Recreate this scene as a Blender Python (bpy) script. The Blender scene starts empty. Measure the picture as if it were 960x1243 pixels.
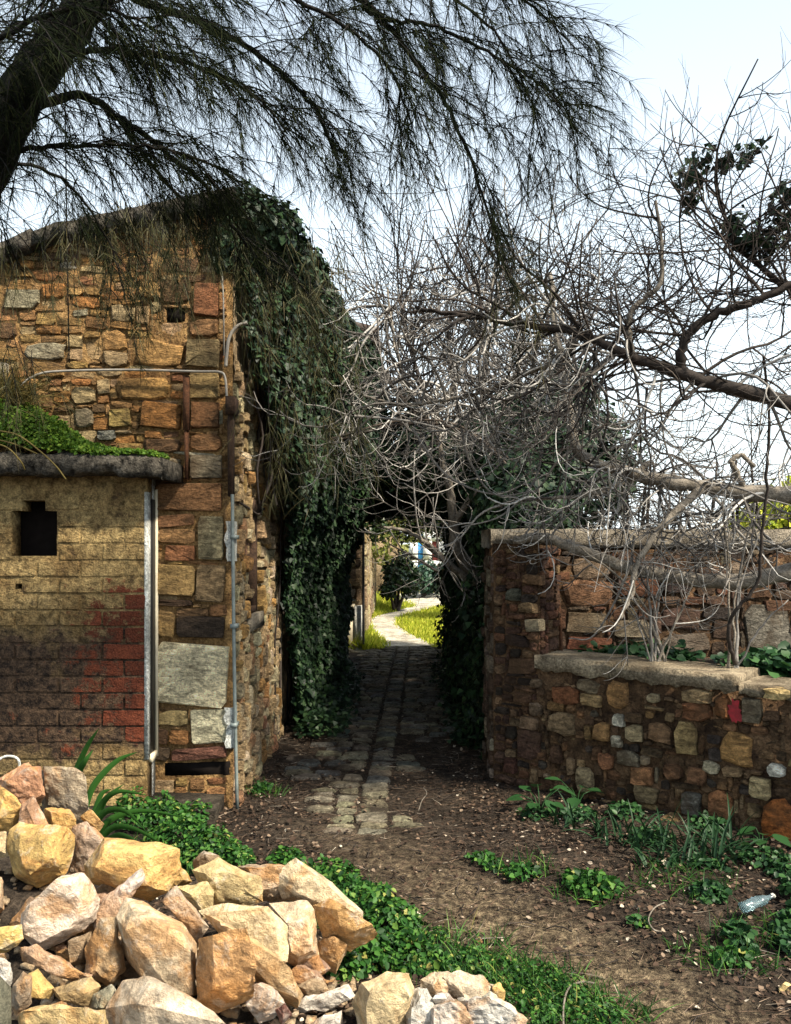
import bpy, bmesh, math, random
import numpy as np
from mathutils import Vector, Matrix, noise as mnoise

random.seed(11)
rng = np.random.default_rng(11)
S = bpy.context.scene
COL = S.collection

# ------------------------------------------------------------------ camera, sky, sun, exposure
F, CX, HY, EYE = 1000.0, 480.0, 660.0, 1.6      # focal length in photo pixels, principal column, horizon row, eye height
cam_d = bpy.data.cameras.new('camera'); cam = bpy.data.objects.new('camera', cam_d); COL.objects.link(cam)
cam.location = (0, 0, EYE); cam.rotation_euler = (math.radians(90), 0, 0)
cam_d.sensor_fit = 'AUTO'; cam_d.sensor_width = 36
cam_d.lens = F / 1243 * 36; cam_d.shift_y = (HY - 621.5) / 1243
cam_d.clip_start = 0.05; cam_d.clip_end = 3000
S.camera = cam

SUN_EL, SUN_AZ = 48, 126        # azimuth clockwise from +Y
w = bpy.data.worlds.new('World'); S.world = w; w.use_nodes = True
nt = w.node_tree; nt.nodes.clear()
sky = nt.nodes.new('ShaderNodeTexSky'); sky.sky_type = 'NISHITA'; sky.sun_disc = False
sky.sun_elevation = math.radians(SUN_EL); sky.sun_rotation = math.radians(SUN_AZ)
sky.air_density = 1.0; sky.dust_density = 1.0; sky.ozone_density = 1.2
bg = nt.nodes.new('ShaderNodeBackground'); bg.inputs['Strength'].default_value = 0.105
out = nt.nodes.new('ShaderNodeOutputWorld')
# thin bright overcast veil: thick near the horizon all the way round, thinner overhead
tc = nt.nodes.new('ShaderNodeTexCoord'); sx = nt.nodes.new('ShaderNodeSeparateXYZ')
nt.links.new(tc.outputs['Generated'], sx.inputs[0])
mr = nt.nodes.new('ShaderNodeMapRange'); mr.inputs[1].default_value = 0.0; mr.inputs[2].default_value = 0.70
mr.inputs[3].default_value = 0.97; mr.inputs[4].default_value = 0.28
nt.links.new(sx.outputs['Z'], mr.inputs[0])
veil = nt.nodes.new('ShaderNodeMix'); veil.data_type = 'RGBA'
veil.inputs[7].default_value = (7.1, 7.9, 8.1, 1)
nt.links.new(mr.outputs[0], veil.inputs[0]); nt.links.new(sky.outputs[0], veil.inputs[6])
nt.links.new(veil.outputs[2], bg.inputs['Color']); nt.links.new(bg.outputs[0], out.inputs[0])

sd = bpy.data.lights.new('sun', 'SUN'); sun = bpy.data.objects.new('sun', sd); COL.objects.link(sun)
sd.energy = 5.0; sd.angle = math.radians(4); sd.color = (1.0, 0.90, 0.74)
sdir = Vector((math.sin(math.radians(SUN_AZ)) * math.cos(math.radians(SUN_EL)),
               math.cos(math.radians(SUN_AZ)) * math.cos(math.radians(SUN_EL)), math.sin(math.radians(SUN_EL))))
sun.rotation_euler = sdir.to_track_quat('Z', 'Y').to_euler()
sun.location = sdir * 40
S.view_settings.view_transform = 'Standard'; S.view_settings.look = 'None'
S.view_settings.exposure = 1.12; S.view_settings.gamma = 1.0
S.render.engine = 'CYCLES'
S.cycles.max_bounces = 6; S.cycles.diffuse_bounces = 3; S.cycles.transparent_max_bounces = 8

# ------------------------------------------------------------------ helpers
def P(px, py, Y):
    return Vector(((px - CX) / F * Y, Y, EYE + (HY - py) / F * Y))
def GY(py, z=0.0):
    return (EYE - z) * F / (py - HY)

def tag(o, label=None, cat=None, group=None, kind=None):
    if label: o['label'] = label
    if cat: o['category'] = cat
    if group: o['group'] = group
    if kind: o['kind'] = kind
    return o
def link(name, data, parent=None, loc=None):
    o = bpy.data.objects.new(name, data); COL.objects.link(o)
    if parent is not None:
        o.parent = parent
    if loc is not None: o.location = loc
    return o
def thing(name, label, cat, loc=(0, 0, 0), group=None, kind=None):
    o = link(name, None); o.location = loc; o.empty_display_size = 0.1
    return tag(o, label, cat, group, kind)
def rootloc(root):
    r = root; v = Vector((0, 0, 0))
    while r is not None:
        v += r.location; r = r.parent
    return v

def np_mesh(name, V, Q, mat, smooth=False):
    V = np.asarray(V, dtype=np.float32); Q = np.asarray(Q, dtype=np.int32)
    me = bpy.data.meshes.new(name)
    me.vertices.add(len(V)); me.vertices.foreach_set('co', V.ravel())
    k = Q.shape[1]
    me.loops.add(Q.size); me.loops.foreach_set('vertex_index', Q.ravel())
    me.polygons.add(len(Q)); me.polygons.foreach_set('loop_start', np.arange(len(Q), dtype=np.int32) * k)
    if smooth: me.polygons.foreach_set('use_smooth', np.ones(len(Q), dtype=bool))
    if mat: me.materials.append(mat)
    me.update(calc_edges=True)
    return me
def put(name, me, parent=None, kind=None):
    """mesh given in world coordinates, linked under parent (roots are translation only)"""
    o = link(name, me, parent)
    if parent is not None:
        v = rootloc(parent); me.transform(Matrix.Translation(-v))
    if kind: o['kind'] = kind
    return o

class Buf:
    def __init__(s): s.v = []; s.q = []
    def quad(s, a, b, c, d):
        n = len(s.v); s.v += [tuple(a), tuple(b), tuple(c), tuple(d)]; s.q.append((n, n + 1, n + 2, n + 3))
    def box(s, lo, hi, jit=0.0):
        n = len(s.v)
        for z in (lo[2], hi[2]):
            for y in (lo[1], hi[1]):
                for x in (lo[0], hi[0]):
                    s.v.append((x + random.uniform(-jit, jit), y + random.uniform(-jit, jit), z + random.uniform(-jit, jit)))
        for f in ((0, 2, 3, 1), (4, 5, 7, 6), (0, 1, 5, 4), (2, 6, 7, 3), (0, 4, 6, 2), (1, 3, 7, 5)):
            s.q.append(tuple(n + i for i in f))
    def tube(s, pts, rad, n=5):
        pts = np.array([tuple(p) for p in pts], dtype=float); m = len(pts)
        if np.isscalar(rad): rad = [rad] * m
        t = np.gradient(pts, axis=0); t /= np.linalg.norm(t, axis=1)[:, None] + 1e-9
        ref = np.array([0.31, 0.17, 0.93]) if abs(t[0] @ np.array([0.31, 0.17, 0.93])) < .9 else np.array([1., 0, 0])
        base = len(s.v); ang = np.arange(n) * 2 * math.pi / n
        a = None
        for i in range(m):
            if a is None:
                a = np.cross(t[i], ref)
            else:
                a = a - (a @ t[i]) * t[i]
            a = a / (np.linalg.norm(a) + 1e-9); b = np.cross(t[i], a)
            ring = pts[i] + rad[i] * (np.cos(ang)[:, None] * a + np.sin(ang)[:, None] * b)
            s.v += [tuple(x) for x in ring]
        for i in range(m - 1):
            for j in range(n):
                k = (j + 1) % n
                s.q.append((base + i * n + j, base + i * n + k, base + (i + 1) * n + k, base + (i + 1) * n + j))
        # tip: fan of quads closing the end
        e = base + (m - 1) * n
        if n >= 4:
            s.q.append((e, e + 1, e + 2, e + 3))
            if n == 6: s.q.append((e, e + 3, e + 4, e + 5))
            if n == 8: s.q.append((e, e + 3, e + 4, e + 7)); s.q.append((e + 4, e + 5, e + 6, e + 7))
    def mesh(s, name, mat, smooth=False):
        return np_mesh(name, s.v, s.q, mat, smooth)

def spline(pts, k=6):
    """Catmull-Rom through points (tuples of any length)"""
    p = np.array([tuple(x) for x in pts], dtype=float)
    p = np.vstack([2 * p[0] - p[1], p, 2 * p[-1] - p[-2]])
    o = []
    for i in range(1, len(p) - 2):
        for j in range(k):
            t = j / k
            a, b, c, d = p[i - 1], p[i], p[i + 1], p[i + 2]
            o.append(.5 * (2 * b + (c - a) * t + (2 * a - 5 * b + 4 * c - d) * t * t + (3 * b - a - 3 * c + d) * t ** 3))
    o.append(p[-2])
    return np.array(o)

# ------------------------------------------------------------------ materials
class N:
    def __init__(s, name, rough=0.9, spec=0.3):
        s.m = bpy.data.materials.new(name); s.m.use_nodes = True
        s.t = s.m.node_tree; s.b = s.t.nodes['Principled BSDF']
        s.b.inputs['Roughness'].default_value = rough
        s.b.inputs['Specular IOR Level'].default_value = spec
    def n(s, typ, **kw):
        nd = s.t.nodes.new(typ)
        for k, v in kw.items(): setattr(nd, k, v)
        return nd
    def put(s, sock, val):
        if hasattr(val, 'node'): s.t.links.new(val, sock)
        elif isinstance(val, (tuple, list)) and len(val) == 3 and sock.type == 'RGBA': sock.default_value = (*val, 1)
        else: sock.default_value = val
    def pos(s):
        return s.n('ShaderNodeNewGeometry').outputs['Position']
    def island(s):
        return s.n('ShaderNodeNewGeometry').outputs['Random Per Island']
    def obj(s):
        return s.n('ShaderNodeObjectInfo')
    def noise(s, scale, detail=5, rough=.6, vec=None, dist=0.0):
        nd = s.n('ShaderNodeTexNoise'); nd.inputs['Scale'].default_value = scale
        nd.inputs['Detail'].default_value = detail; nd.inputs['Roughness'].default_value = rough
        nd.inputs['Distortion'].default_value = dist
        s.t.links.new(vec if vec is not None else s.pos(), nd.inputs['Vector'])
        return nd.outputs['Fac']
    def rng(s, v, a, b, c=0., d=1.):
        nd = s.n('ShaderNodeMapRange'); s.put(nd.inputs[0], v)
        for i, x in enumerate((a, b, c, d)): nd.inputs[i + 1].default_value = x
        return nd.outputs[0]
    def math(s, op, a, b=0.0, clamp=False):
        nd = s.n('ShaderNodeMath', operation=op, use_clamp=clamp); s.put(nd.inputs[0], a); s.put(nd.inputs[1], b)
        return nd.outputs[0]
    def mix(s, f, a, b, mode='MIX'):
        nd = s.n('ShaderNodeMix', data_type='RGBA', blend_type=mode)
        s.put(nd.inputs[0], f); s.put(nd.inputs[6], a); s.put(nd.inputs[7], b)
        return nd.outputs[2]
    def mul(s, c, v):
        nd = s.n('ShaderNodeVectorMath', operation='SCALE'); s.put(nd.inputs[0], c); s.put(nd.inputs[3], v)
        return nd.outputs[0]
    def ramp(s, v, stops):
        nd = s.n('ShaderNodeValToRGB'); s.put(nd.inputs[0], v)
        e = nd.color_ramp.elements
        while len(e) < len(stops): e.new(0.5)
        for x, (p, c) in zip(e, stops): x.position = p; x.color = (*c, 1)
        return nd.outputs[0]
    def bump(s, h, strength=.5, dist=.02):
        nd = s.n('ShaderNodeBump'); nd.inputs['Strength'].default_value = strength; nd.inputs['Distance'].default_value = dist
        s.put(nd.inputs['Height'], h); s.t.links.new(nd.outputs[0], s.b.inputs['Normal'])
    def color(s, c): s.put(s.b.inputs['Base Color'], c); return s
    def sep(s):
        nd = s.n('ShaderNodeSeparateXYZ'); s.t.links.new(s.pos(), nd.inputs[0]); return nd.outputs

def mat_masonry(name, rough=.9, lo=.42, hi=1.5, stain=(.10, .06, .03), stain_amt=.6, bump=1.0):
    m = N(name, rough, .2)
    oi = m.obj(); c = oi.outputs['Color']
    cmb = m.n('ShaderNodeCombineXYZ')
    for i, k in enumerate((23., 41., 11.)): m.put(cmb.inputs[i], m.math('MULTIPLY', oi.outputs['Random'], k))
    va = m.n('ShaderNodeVectorMath', operation='ADD'); m.t.links.new(m.pos(), va.inputs[0]); m.t.links.new(cmb.outputs[0], va.inputs[1])
    st = m.n('ShaderNodeVectorMath', operation='MULTIPLY'); m.t.links.new(va.outputs[0], st.inputs[0]); st.inputs[1].default_value = (1, 1, 2.6)
    v = st.outputs[0]
    n1 = m.noise(9, 8, .7, v, .8); n2 = m.noise(48, 5, .75, va.outputs[0]); n3 = m.noise(3.2, 6, .65); n4 = m.noise(22, 6, .7, v, 1.5)
    c = m.mul(c, m.rng(n1, .36, .64, lo, hi))
    c = m.mix(m.rng(n4, .56, .66, 0, .45), c, m.mul(c, 2.0))
    c = m.mix(m.rng(n4, .43, .34, 0, .7), c, m.mul(c, .3))
    c = m.mul(c, m.rng(n2, .36, .64, .6, 1.35))
    c = m.mix(m.rng(n3, .5, .64, 0, stain_amt), c, stain)
    m.color(c)
    h = m.math('ADD', m.math('ADD', n1, n4), m.math('MULTIPLY', n2, .6))
    m.bump(h, bump, .045)
    return m.m
M = {}
M['stone'] = mat_masonry('wall_stone')
M['dark_stone'] = mat_masonry('dark_wall_stone', stain=(.03, .02, .013), stain_amt=.75)  # deeper brown blotches than the plain wall stone
def mat_mortar(name, a, b, sc=14):
    m = N(name, .95, .15)
    n1 = m.noise(sc, 8, .7); n2 = m.noise(70, 4, .7); n3 = m.noise(2.3, 4)
    c = m.mix(m.rng(n1, .37, .63), a, b); c = m.mul(c, m.rng(n2, .36, .64, .55, 1.4)); c = m.mul(c, m.rng(n3, .36, .64, .65, 1.3))
    m.color(c); m.bump(m.math('ADD', n1, m.math('MULTIPLY', n2, .6)), .9, .05)
    return m.m
M['mortar'] = mat_mortar('earth_mortar', (.13, .07, .028), (.40, .245, .10), 9)
M['mortar_side'] = mat_mortar('pale_mortar', (.14, .095, .05), (.38, .29, .18))
M['mortar_dark'] = mat_mortar('dark_mortar', (.030, .017, .010), (.165, .098, .052), 10)  # darkest brown of the mortar mixes
M['cement'] = mat_mortar('grey_cement', (.13, .11, .085), (.30, .26, .20), 6)
M['cap'] = mat_mortar('pale_coping_render', (.13, .10, .066), (.36, .295, .20), 7)
M['old_roof'] = mat_mortar('lichened_slab', (.02, .018, .015), (.17, .15, .12), 22)
M['white_paint'] = mat_mortar('flaking_white_paint', (.50, .50, .44), (.78, .78, .72), 9)

def mat_rock():
    m = N('quarried_stone', .8, .35)
    oi = m.obj(); c = oi.outputs['Color']; r = oi.outputs['Random']
    cmb = m.n('ShaderNodeCombineXYZ'); m.put(cmb.inputs[0], m.math('MULTIPLY', r, 31.)); m.put(cmb.inputs[1], m.math('MULTIPLY', r, 17.))
    va = m.n('ShaderNodeVectorMath', operation='ADD'); m.t.links.new(m.pos(), va.inputs[0]); m.t.links.new(cmb.outputs[0], va.inputs[1])
    v = va.outputs[0]
    n1 = m.noise(6.5, 8, .68, v, .5); n2 = m.noise(38, 6, .72, v); n3 = m.noise(4, 5, .6, v, 1.2); n4 = m.noise(14, 8, .72, v, .25)
    c = m.mul(c, m.rng(n1, .36, .64, .58, 1.32))
    c = m.mix(m.rng(n3, .5, .6, 0, .6), c, (.52, .25, .07))        # iron stain
    c = m.mix(m.rng(n4, .54, .66, 0, .5), c, (.70, .63, .52))       # pale chalky crust
    c = m.mix(m.rng(n4, .44, .34, 0, .6), c, (.20, .11, .05))
    c = m.mul(c, m.rng(n2, .36, .64, .68, 1.25))
    m.color(c)
    m.bump(m.math('ADD', m.math('MULTIPLY', n2, .6), m.math('ADD', n4, m.math('MULTIPLY', n1, .8))), .9, .034)
    return m.m
M['rock'] = mat_rock()

def mat_leaf(name, stops, rough=.45, spec=.5, trans=.0):
    m = N(name, rough, spec)
    c = m.ramp(m.island(), stops); m.color(c)
    if trans > 0:
        tr = m.n('ShaderNodeBsdfTranslucent'); m.put(tr.inputs[0], c)
        mx = m.n('ShaderNodeMixShader'); mx.inputs[0].default_value = trans
        o = m.t.nodes['Material Output']
        m.t.links.new(m.b.outputs[0], mx.inputs[1]); m.t.links.new(tr.outputs[0], mx.inputs[2]); m.t.links.new(mx.outputs[0], o.inputs[0])
    return m.m
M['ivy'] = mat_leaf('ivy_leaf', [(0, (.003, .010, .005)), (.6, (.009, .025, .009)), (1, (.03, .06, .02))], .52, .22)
M['ivy_lit'] = mat_leaf('lit_ivy_leaf', [(0, (.02, .05, .016)), (.6, (.045, .09, .03)), (1, (.10, .15, .05))], .38, .5, .2)  # lighter copy of the ivy leaf, light painted into its colour
M['nettle'] = mat_leaf('nettle_leaf', [(0, (.006, .028, .006)), (.5, (.022, .085, .012)), (.85, (.055, .15, .022)), (.97, (.13, .22, .04)), (1, (.32, .28, .08))], .55, .25, .25)
M['nettle_dark'] = mat_leaf('dark_weed_leaf', [(0, (.008, .03, .010)), (.6, (.018, .06, .016)), (1, (.045, .11, .03))], .5, .28, .15)  # darker green for broad-leaved weeds and stems
M['blade'] = mat_leaf('strap_leaf', [(0, (.007, .024, .011)), (.6, (.016, .045, .017)), (1, (.06, .10, .04))], .5, .22, .12)
M['grass'] = mat_leaf('sunny_grass', [(0, (.17, .24, .016)), (.5, (.40, .46, .035)), (1, (.62, .58, .09))], .6, .2, .4)
M['moss'] = mat_leaf('roof_moss', [(0, (.03, .075, .008)), (.6, (.08, .16, .015)), (1, (.17, .25, .03))], .6, .2, .25)
M['dry_grass'] = mat_leaf('dry_grass', [(0, (.07, .055, .015)), (1, (.17, .13, .04))], .7, .2, .2)
M['needle'] = mat_leaf('casuarina_needle', [(0, (.004, .006, .003)), (.7, (.010, .015, .006)), (1, (.03, .034, .012))], .9, .05, .0)  # near-black green, backlit silhouette put into the needle colour
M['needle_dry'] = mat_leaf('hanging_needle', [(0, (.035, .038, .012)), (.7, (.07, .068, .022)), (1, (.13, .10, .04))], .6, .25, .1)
M['pale_leaf'] = mat_leaf('pale_green_leaf', [(0, (.08, .11, .02)), (1, (.22, .24, .06))], .6, .2, .4)  # pale yellow-green is the leaves' own colour
M['litter'] = mat_leaf('dead_leaf', [(0, (.02, .012, .008)), (.55, (.055, .034, .022)), (.82, (.12, .078, .05)), (.95, (.20, .145, .10)), (1, (.48, .42, .33))], .8, .2)
M['blue_far'] = mat_leaf('far_leaf', [(0, (.01, .03, .02)), (1, (.04, .09, .05))], .5, .3)

def mat_bark(name, a, b, sc=18):
    m = N(name, .85, .2)
    n1 = m.noise(sc, 6, .7); n2 = m.noise(sc * 4, 4, .7)
    m.color(m.mul(m.mix(m.rng(n1, .3, .7), a, b), m.rng(n2, .3, .7, .7, 1.25))); m.bump(m.math('ADD', n1, n2), .6, .012)
    return m.m
M['fig_bark'] = mat_bark('fig_bark', (.10, .085, .065), (.28, .245, .20))
M['fig_twig'] = mat_bark('fig_twig', (.30, .265, .22), (.68, .63, .55), 30)
M['dark_twig'] = mat_bark('dark_twig', (.05, .035, .028), (.13, .095, .075), 30)
M['cas_bark'] = mat_bark('casuarina_bark', (.004, .0035, .003), (.017, .013, .010))  # blacker than real bark, the silhouette is painted into the colour
M['timber'] = mat_bark('old_timber', (.018, .011, .007), (.07, .04, .025), 25)
M['rust'] = mat_bark('rusty_iron', (.03, .014, .008), (.13, .055, .025), 40)
def mat_twig(name, stops):
    m = N(name, .8, .25); n1 = m.noise(45, 5, .7)
    m.color(m.mul(m.ramp(m.island(), stops), m.rng(n1, .36, .64, .6, 1.3))); m.bump(n1, .5, .01)
    return m.m
M['fig_twig'] = mat_twig('fig_twig', [(0, (.05, .044, .039)), (.4, (.125, .113, .10)), (.75, (.28, .262, .238)), (1, (.58, .555, .51))])
M['dark_twig'] = mat_twig('dark_twig', [(0, (.012, .009, .008)), (.6, (.032, .024, .019)), (1, (.085, .066, .052))])  # darkened so upper twigs look backlit, shade put into the colour
def mat_plain(name, c, rough=.6, spec=.4, metal=0., var=.25, sc=20):
    m = N(name, rough, spec); m.b.inputs['Metallic'].default_value = metal
    n1 = m.noise(sc, 5, .65); m.color(m.mul(m.mix(0.0, c, c), m.rng(n1, .3, .7, 1 - var, 1 + var))); m.bump(n1, .15, .01)
    return m.m
M['conduit'] = mat_plain('grey_conduit', (.24, .22, .19), .45, .5)
M['pipe'] = mat_plain('zinc_pipe', (.15, .175, .165), .45, .5, 0, .35)
M['black'] = mat_plain('black_plastic', (.012, .012, .013), .5, .4)
M['dark_void'] = mat_plain('unlit_interior', (.01, .008, .007), .95, .05)  # near-black colour stands in for the darkness inside openings
M['white_wall'] = mat_plain('whitewash', (.78, .78, .75), .9, .2, 0, .08, 3)
M['cream_wall'] = mat_plain('cream_wash', (.55, .49, .36), .9, .2, 0, .2, 6)
M['blue'] = mat_plain('blue_paint', (.05, .28, .62), .5, .4, 0, .1)
M['maroon'] = mat_plain('maroon_paint', (.16, .03, .025), .6, .3, 0, .2)
M['roof_tile'] = mat_plain('weathered_tile', (.045, .032, .026), .9, .2, 0, .4)

def mat_shed(name, brick):
    m = N(name, .92, .2)
    s = m.sep(); n1 = m.noise(4.5, 7, .65); n2 = m.noise(26, 6, .72); n3 = m.noise(95, 3, .7); n4 = m.noise(9, 6, .7)
    och = m.mix(m.rng(n1, .38, .60), (.235, .15, .06), (.50, .355, .155)); och = m.mul(och, m.rng(n2, .36, .62, .42, 1.4)); och = m.mix(m.rng(n4, .42, .34, 0, .75), och, (.075, .045, .025))
    # grime: a band in the lower half, fading towards the top and the very foot
    g = m.math('MULTIPLY', m.rng(s['Z'], 1.45, .95), m.rng(s['Z'], .20, .48))
    g = m.math('ADD', g, m.math('MULTIPLY', m.math('SUBTRACT', n1, .5), 2.6))
    grime = m.mix(m.rng(n2, .38, .64), (.022, .015, .011), (.17, .105, .062))
    c = m.mix(m.rng(g, .42, .85), och, grime)
    if brick:
        r = m.math('MULTIPLY', m.rng(s['X'], -2.05, -1.50), m.math('MULTIPLY', m.rng(s['Z'], 1.50, 1.22), m.rng(s['Z'], .36, .56)))
        r = m.math('ADD', r, m.math('MULTIPLY', m.math('SUBTRACT', m.noise(9, 9, .78), .5), 3.6))
        oi = m.obj(); r = m.math('ADD', r, m.rng(oi.outputs['Random'], 0, 1, -.2, .2))
        red = m.mul(m.mix(m.rng(n4, .3, .7), (.085, .022, .012), (.23, .062, .028)), m.rng(oi.outputs['Random'], 0, 1, .6, 1.2))
        c = m.mix(m.rng(r, .5, .75), c, red)
    c = m.mul(c, m.rng(n3, .36, .64, .65, 1.3))
    m.color(c); m.bump(m.math('ADD', m.math('ADD', n2, n4), m.math('MULTIPLY', n3, .5)), 1.0, .045)
    return m.m
M['shed_brick'] = mat_shed('rendered_brick', True)
M['shed_render'] = mat_shed('stained_render', False)

def mat_ground():
    m = N('bare_earth', .95, .15)
    s = m.sep(); n1 = m.noise(3.0, 7, .65); n2 = m.noise(24, 7, .75); n3 = m.noise(110, 3, .7)
    soil = m.mix(m.rng(n1, .36, .64), (.022, .0165, .012), (.068, .052, .038))
    tr = m.math('ABSOLUTE', m.math('ADD', m.math('ADD', s['X'], m.math('MULTIPLY', s['Y'], .65)), -2.72))
    k = m.math('MULTIPLY', m.rng(tr, .10, .46, 1, 0), m.rng(s['Y'], 4.9, 3.4))
    k = m.math('MULTIPLY', k, m.rng(n1, .25, .6, .3, 1))
    c = m.mix(k, soil, m.mix(m.rng(n2, .38, .62), (.095, .07, .043), (.25, .19, .115)))
    c = m.mix(m.rng(s['Y'], 12.4, 13.4), c, (.15, .15, .03))
    c = m.mul(c, m.rng(n2, .36, .64, .4, 1.6)); c = m.mul(c, m.rng(n3, .36, .64, .55, 1.5))
    m.color(c); m.bump(m.math('ADD', n2, m.math('MULTIPLY', n3, .5)), 1.0, .04)
    return m.m
M['ground'] = mat_ground()
M['cobble'] = mat_masonry('cobble_stone', .75, .5, 1.35, (.03, .021, .015), .95, .7)
M['pale_path'] = mat_mortar('pale_path', (.34, .30, .23), (.62, .58, .48), 9)

# ------------------------------------------------------------------ ground
def vnoise(x, y, seed=0):
    xi = np.floor(x).astype(int); yi = np.floor(y).astype(int); fx = x - xi; fy = y - yi
    def h(a, b):
        n = (a * 374761393 + b * 668265263 + seed * 974711) & 0x7fffffff
        n = ((n ^ (n >> 13)) * 1274126177) & 0x7fffffff
        return ((n ^ (n >> 16)) & 0xffff) / 65535.0
    u = fx * fx * (3 - 2 * fx); v = fy * fy * (3 - 2 * fy)
    return (h(xi, yi) * (1 - u) + h(xi + 1, yi) * u) * (1 - v) + (h(xi, yi + 1) * (1 - u) + h(xi + 1, yi + 1) * u) * v
def fbm(x, y, seed=0, o=4):
    r = 0; a = .5
    for i in range(o): r = r + a * vnoise(x * 2 ** i, y * 2 ** i, seed + i); a *= .5
    return r
def gz(x, y):
    x = np.asarray(x, float); y = np.asarray(y, float)
    z = .05 * (fbm(x * 1.3, y * 1.3, 3) - .5) + .022 * (fbm(x * 9, y * 9, 9) - .5)
    z = z + .40 * np.exp(-((x + 1.5) / .5) ** 2 - ((y - 3.0) / .40) ** 2) + .17 * np.exp(-((x + .75) / .42) ** 2 - ((y - 2.75) / .34) ** 2)
    z = z + .05 * np.exp(-((x - .05) / .28) ** 2 - ((y - 2.55) / .25) ** 2)
    z = z + .10 * np.clip((-x - 1.0) / .5, 0, 1) * np.clip((y - 3.9) / .5, 0, 1)             # rises to the house
    z = z + .05 * np.clip((x - .5) / 1.0, 0, 1) * np.clip((y - 3.2) / .6, 0, 1)
    return z
fx = np.concatenate([-np.geomspace(900, 4.2, 22), np.arange(-4, 4.001, .055), np.geomspace(4.2, 900, 22)])
fy = np.concatenate([np.linspace(-60, .5, 8), np.arange(1.2, 9, .055), np.arange(9, 16, .2), np.geomspace(16.4, 2200, 30)])
gx, gy = np.meshgrid(fx, fy)
V = np.stack([gx, gy, gz(gx, gy) * (np.abs(gx) < 30) * (gy < 60)], -1).reshape(-1, 3)
nx, ny = len(fx), len(fy)
ii = np.arange(nx * ny).reshape(ny, nx)
Q = np.stack([ii[:-1, :-1], ii[:-1, 1:], ii[1:, 1:], ii[1:, :-1]], -1).reshape(-1, 4)
put('ground', np_mesh('ground', V, Q, M['ground'], True), None, 'structure')

# ------------------------------------------------------------------ stone templates and masonry
def stone_template(seed, n=10, power=4.0, mat=None, flat=.12):
    r = random.Random(seed); v = []; q = []
    ring = []
    for i in range(n):
        a = 2 * math.pi * (i + r.uniform(-.25, .25)) / n
        c, s_ = math.cos(a), math.sin(a)
        k = (abs(c) ** power + abs(s_) ** power) ** (-1 / power)
        k *= .5 * r.uniform(.84, 1.06)
        ring.append((c * k, s_ * k))
    tx, tz = r.uniform(-flat, flat), r.uniform(-flat, flat)
    for sc, y in ((1.0, -.3), (1.0, .70), (.86, 1.0)):
        for (x, z) in ring:
            jy = r.uniform(-.16, .12) if y > 0 else 0
            v.append((x * sc * r.uniform(.97, 1.03), y + jy + (tx * x + tz * z if y > .6 else 0) * 1.6, z * sc * r.uniform(.97, 1.03)))
    v.append((r.uniform(-.1, .1), 1.0 + r.uniform(-.08, .22), r.uniform(-.1, .1)))
    f = []
    for k in range(2):
        for i in range(n):
            j = (i + 1) % n
            f.append((k * n + i, k * n + j, (k + 1) * n + j, (k + 1) * n + i))
    for i in range(n):
        f.append((2 * n + i, 2 * n + (i + 1) % n, 3 * n))
    me = bpy.data.meshes.new('stone'); me.from_pydata(v, [], f); me.materials.append(mat)
    me.update()
    bm = bmesh.new(); bm.from_mesh(me); bmesh.ops.recalc_face_normals(bm, faces=bm.faces); bm.to_mesh(me); bm.free()
    return me
def templates(mat, powers=(4, 6, 10), k=6, flat=.12):
    return [stone_template(100 * i + j, 10, p, mat, flat) for i, p in enumerate(powers) for j in range(k)]
T = {'stone': templates(M['stone']), 'dark': templates(M['dark_stone'], (2.8, 4, 7)),
     'ashlar': None, 'cobble': templates(M['cobble'], (3.5, 5, 8), 5, .05)}
def jit(c, a=.18):
    k = random.uniform(1 - a, 1 + a)
    return tuple(max(0.004, x * k * random.uniform(1 - a * .35, 1 + a * .35)) for x in c)

class Wall:
    """a vertical face: origin, direction to the right as seen from outside, outward normal"""
    def __init__(s, o, u, n):
        s.o = Vector(o); s.u = Vector(u).normalized(); s.n = Vector(n).normalized(); s.up = Vector((0, 0, 1)) if abs(s.n.z) < .5 else s.n.cross(s.u)
    def at(s, u, v, d=0): return s.o + s.u * u + s.up * v + s.n * d
    def hit(s, px, py):
        d = P(px, py, 1.0) - Vector((0, 0, EYE)); c = Vector((0, 0, EYE))
        t = (s.o - c).dot(s.n) / d.dot(s.n); p = c + d * t - s.o
        return p.dot(s.u), p.dot(s.up)
    def rect(s, x0, y0, x1, y1):
        a = s.hit(x0, y1); b = s.hit(x1, y0)
        return (a[0], b[0], a[1], b[1])
def place(root, wall, r, depth, color, tmpl, name='stone', base=0.0, roll=0.0):
    u0, u1, v0, v1 = r
    o = link(name, random.choice(tmpl), root)
    c = wall.at((u0 + u1) / 2, (v0 + v1) / 2, base)
    R = Matrix((-wall.u, wall.n, wall.up)).transposed().to_4x4()
    if roll: R = R @ Matrix.Rotation(roll, 4, 'Y')
    if not roll and name not in ('brick', 'cobblestone'):
        R = R @ Matrix.Rotation((math.pi if random.random() < .5 else 0) + random.gauss(0, .06), 4, 'Y')
    o.matrix_basis = Matrix.Translation(c - rootloc(root)) @ R @ Matrix.Diagonal((u1 - u0, depth, v1 - v0, 1))
    o.color = (*color, 1)
    return o
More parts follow.
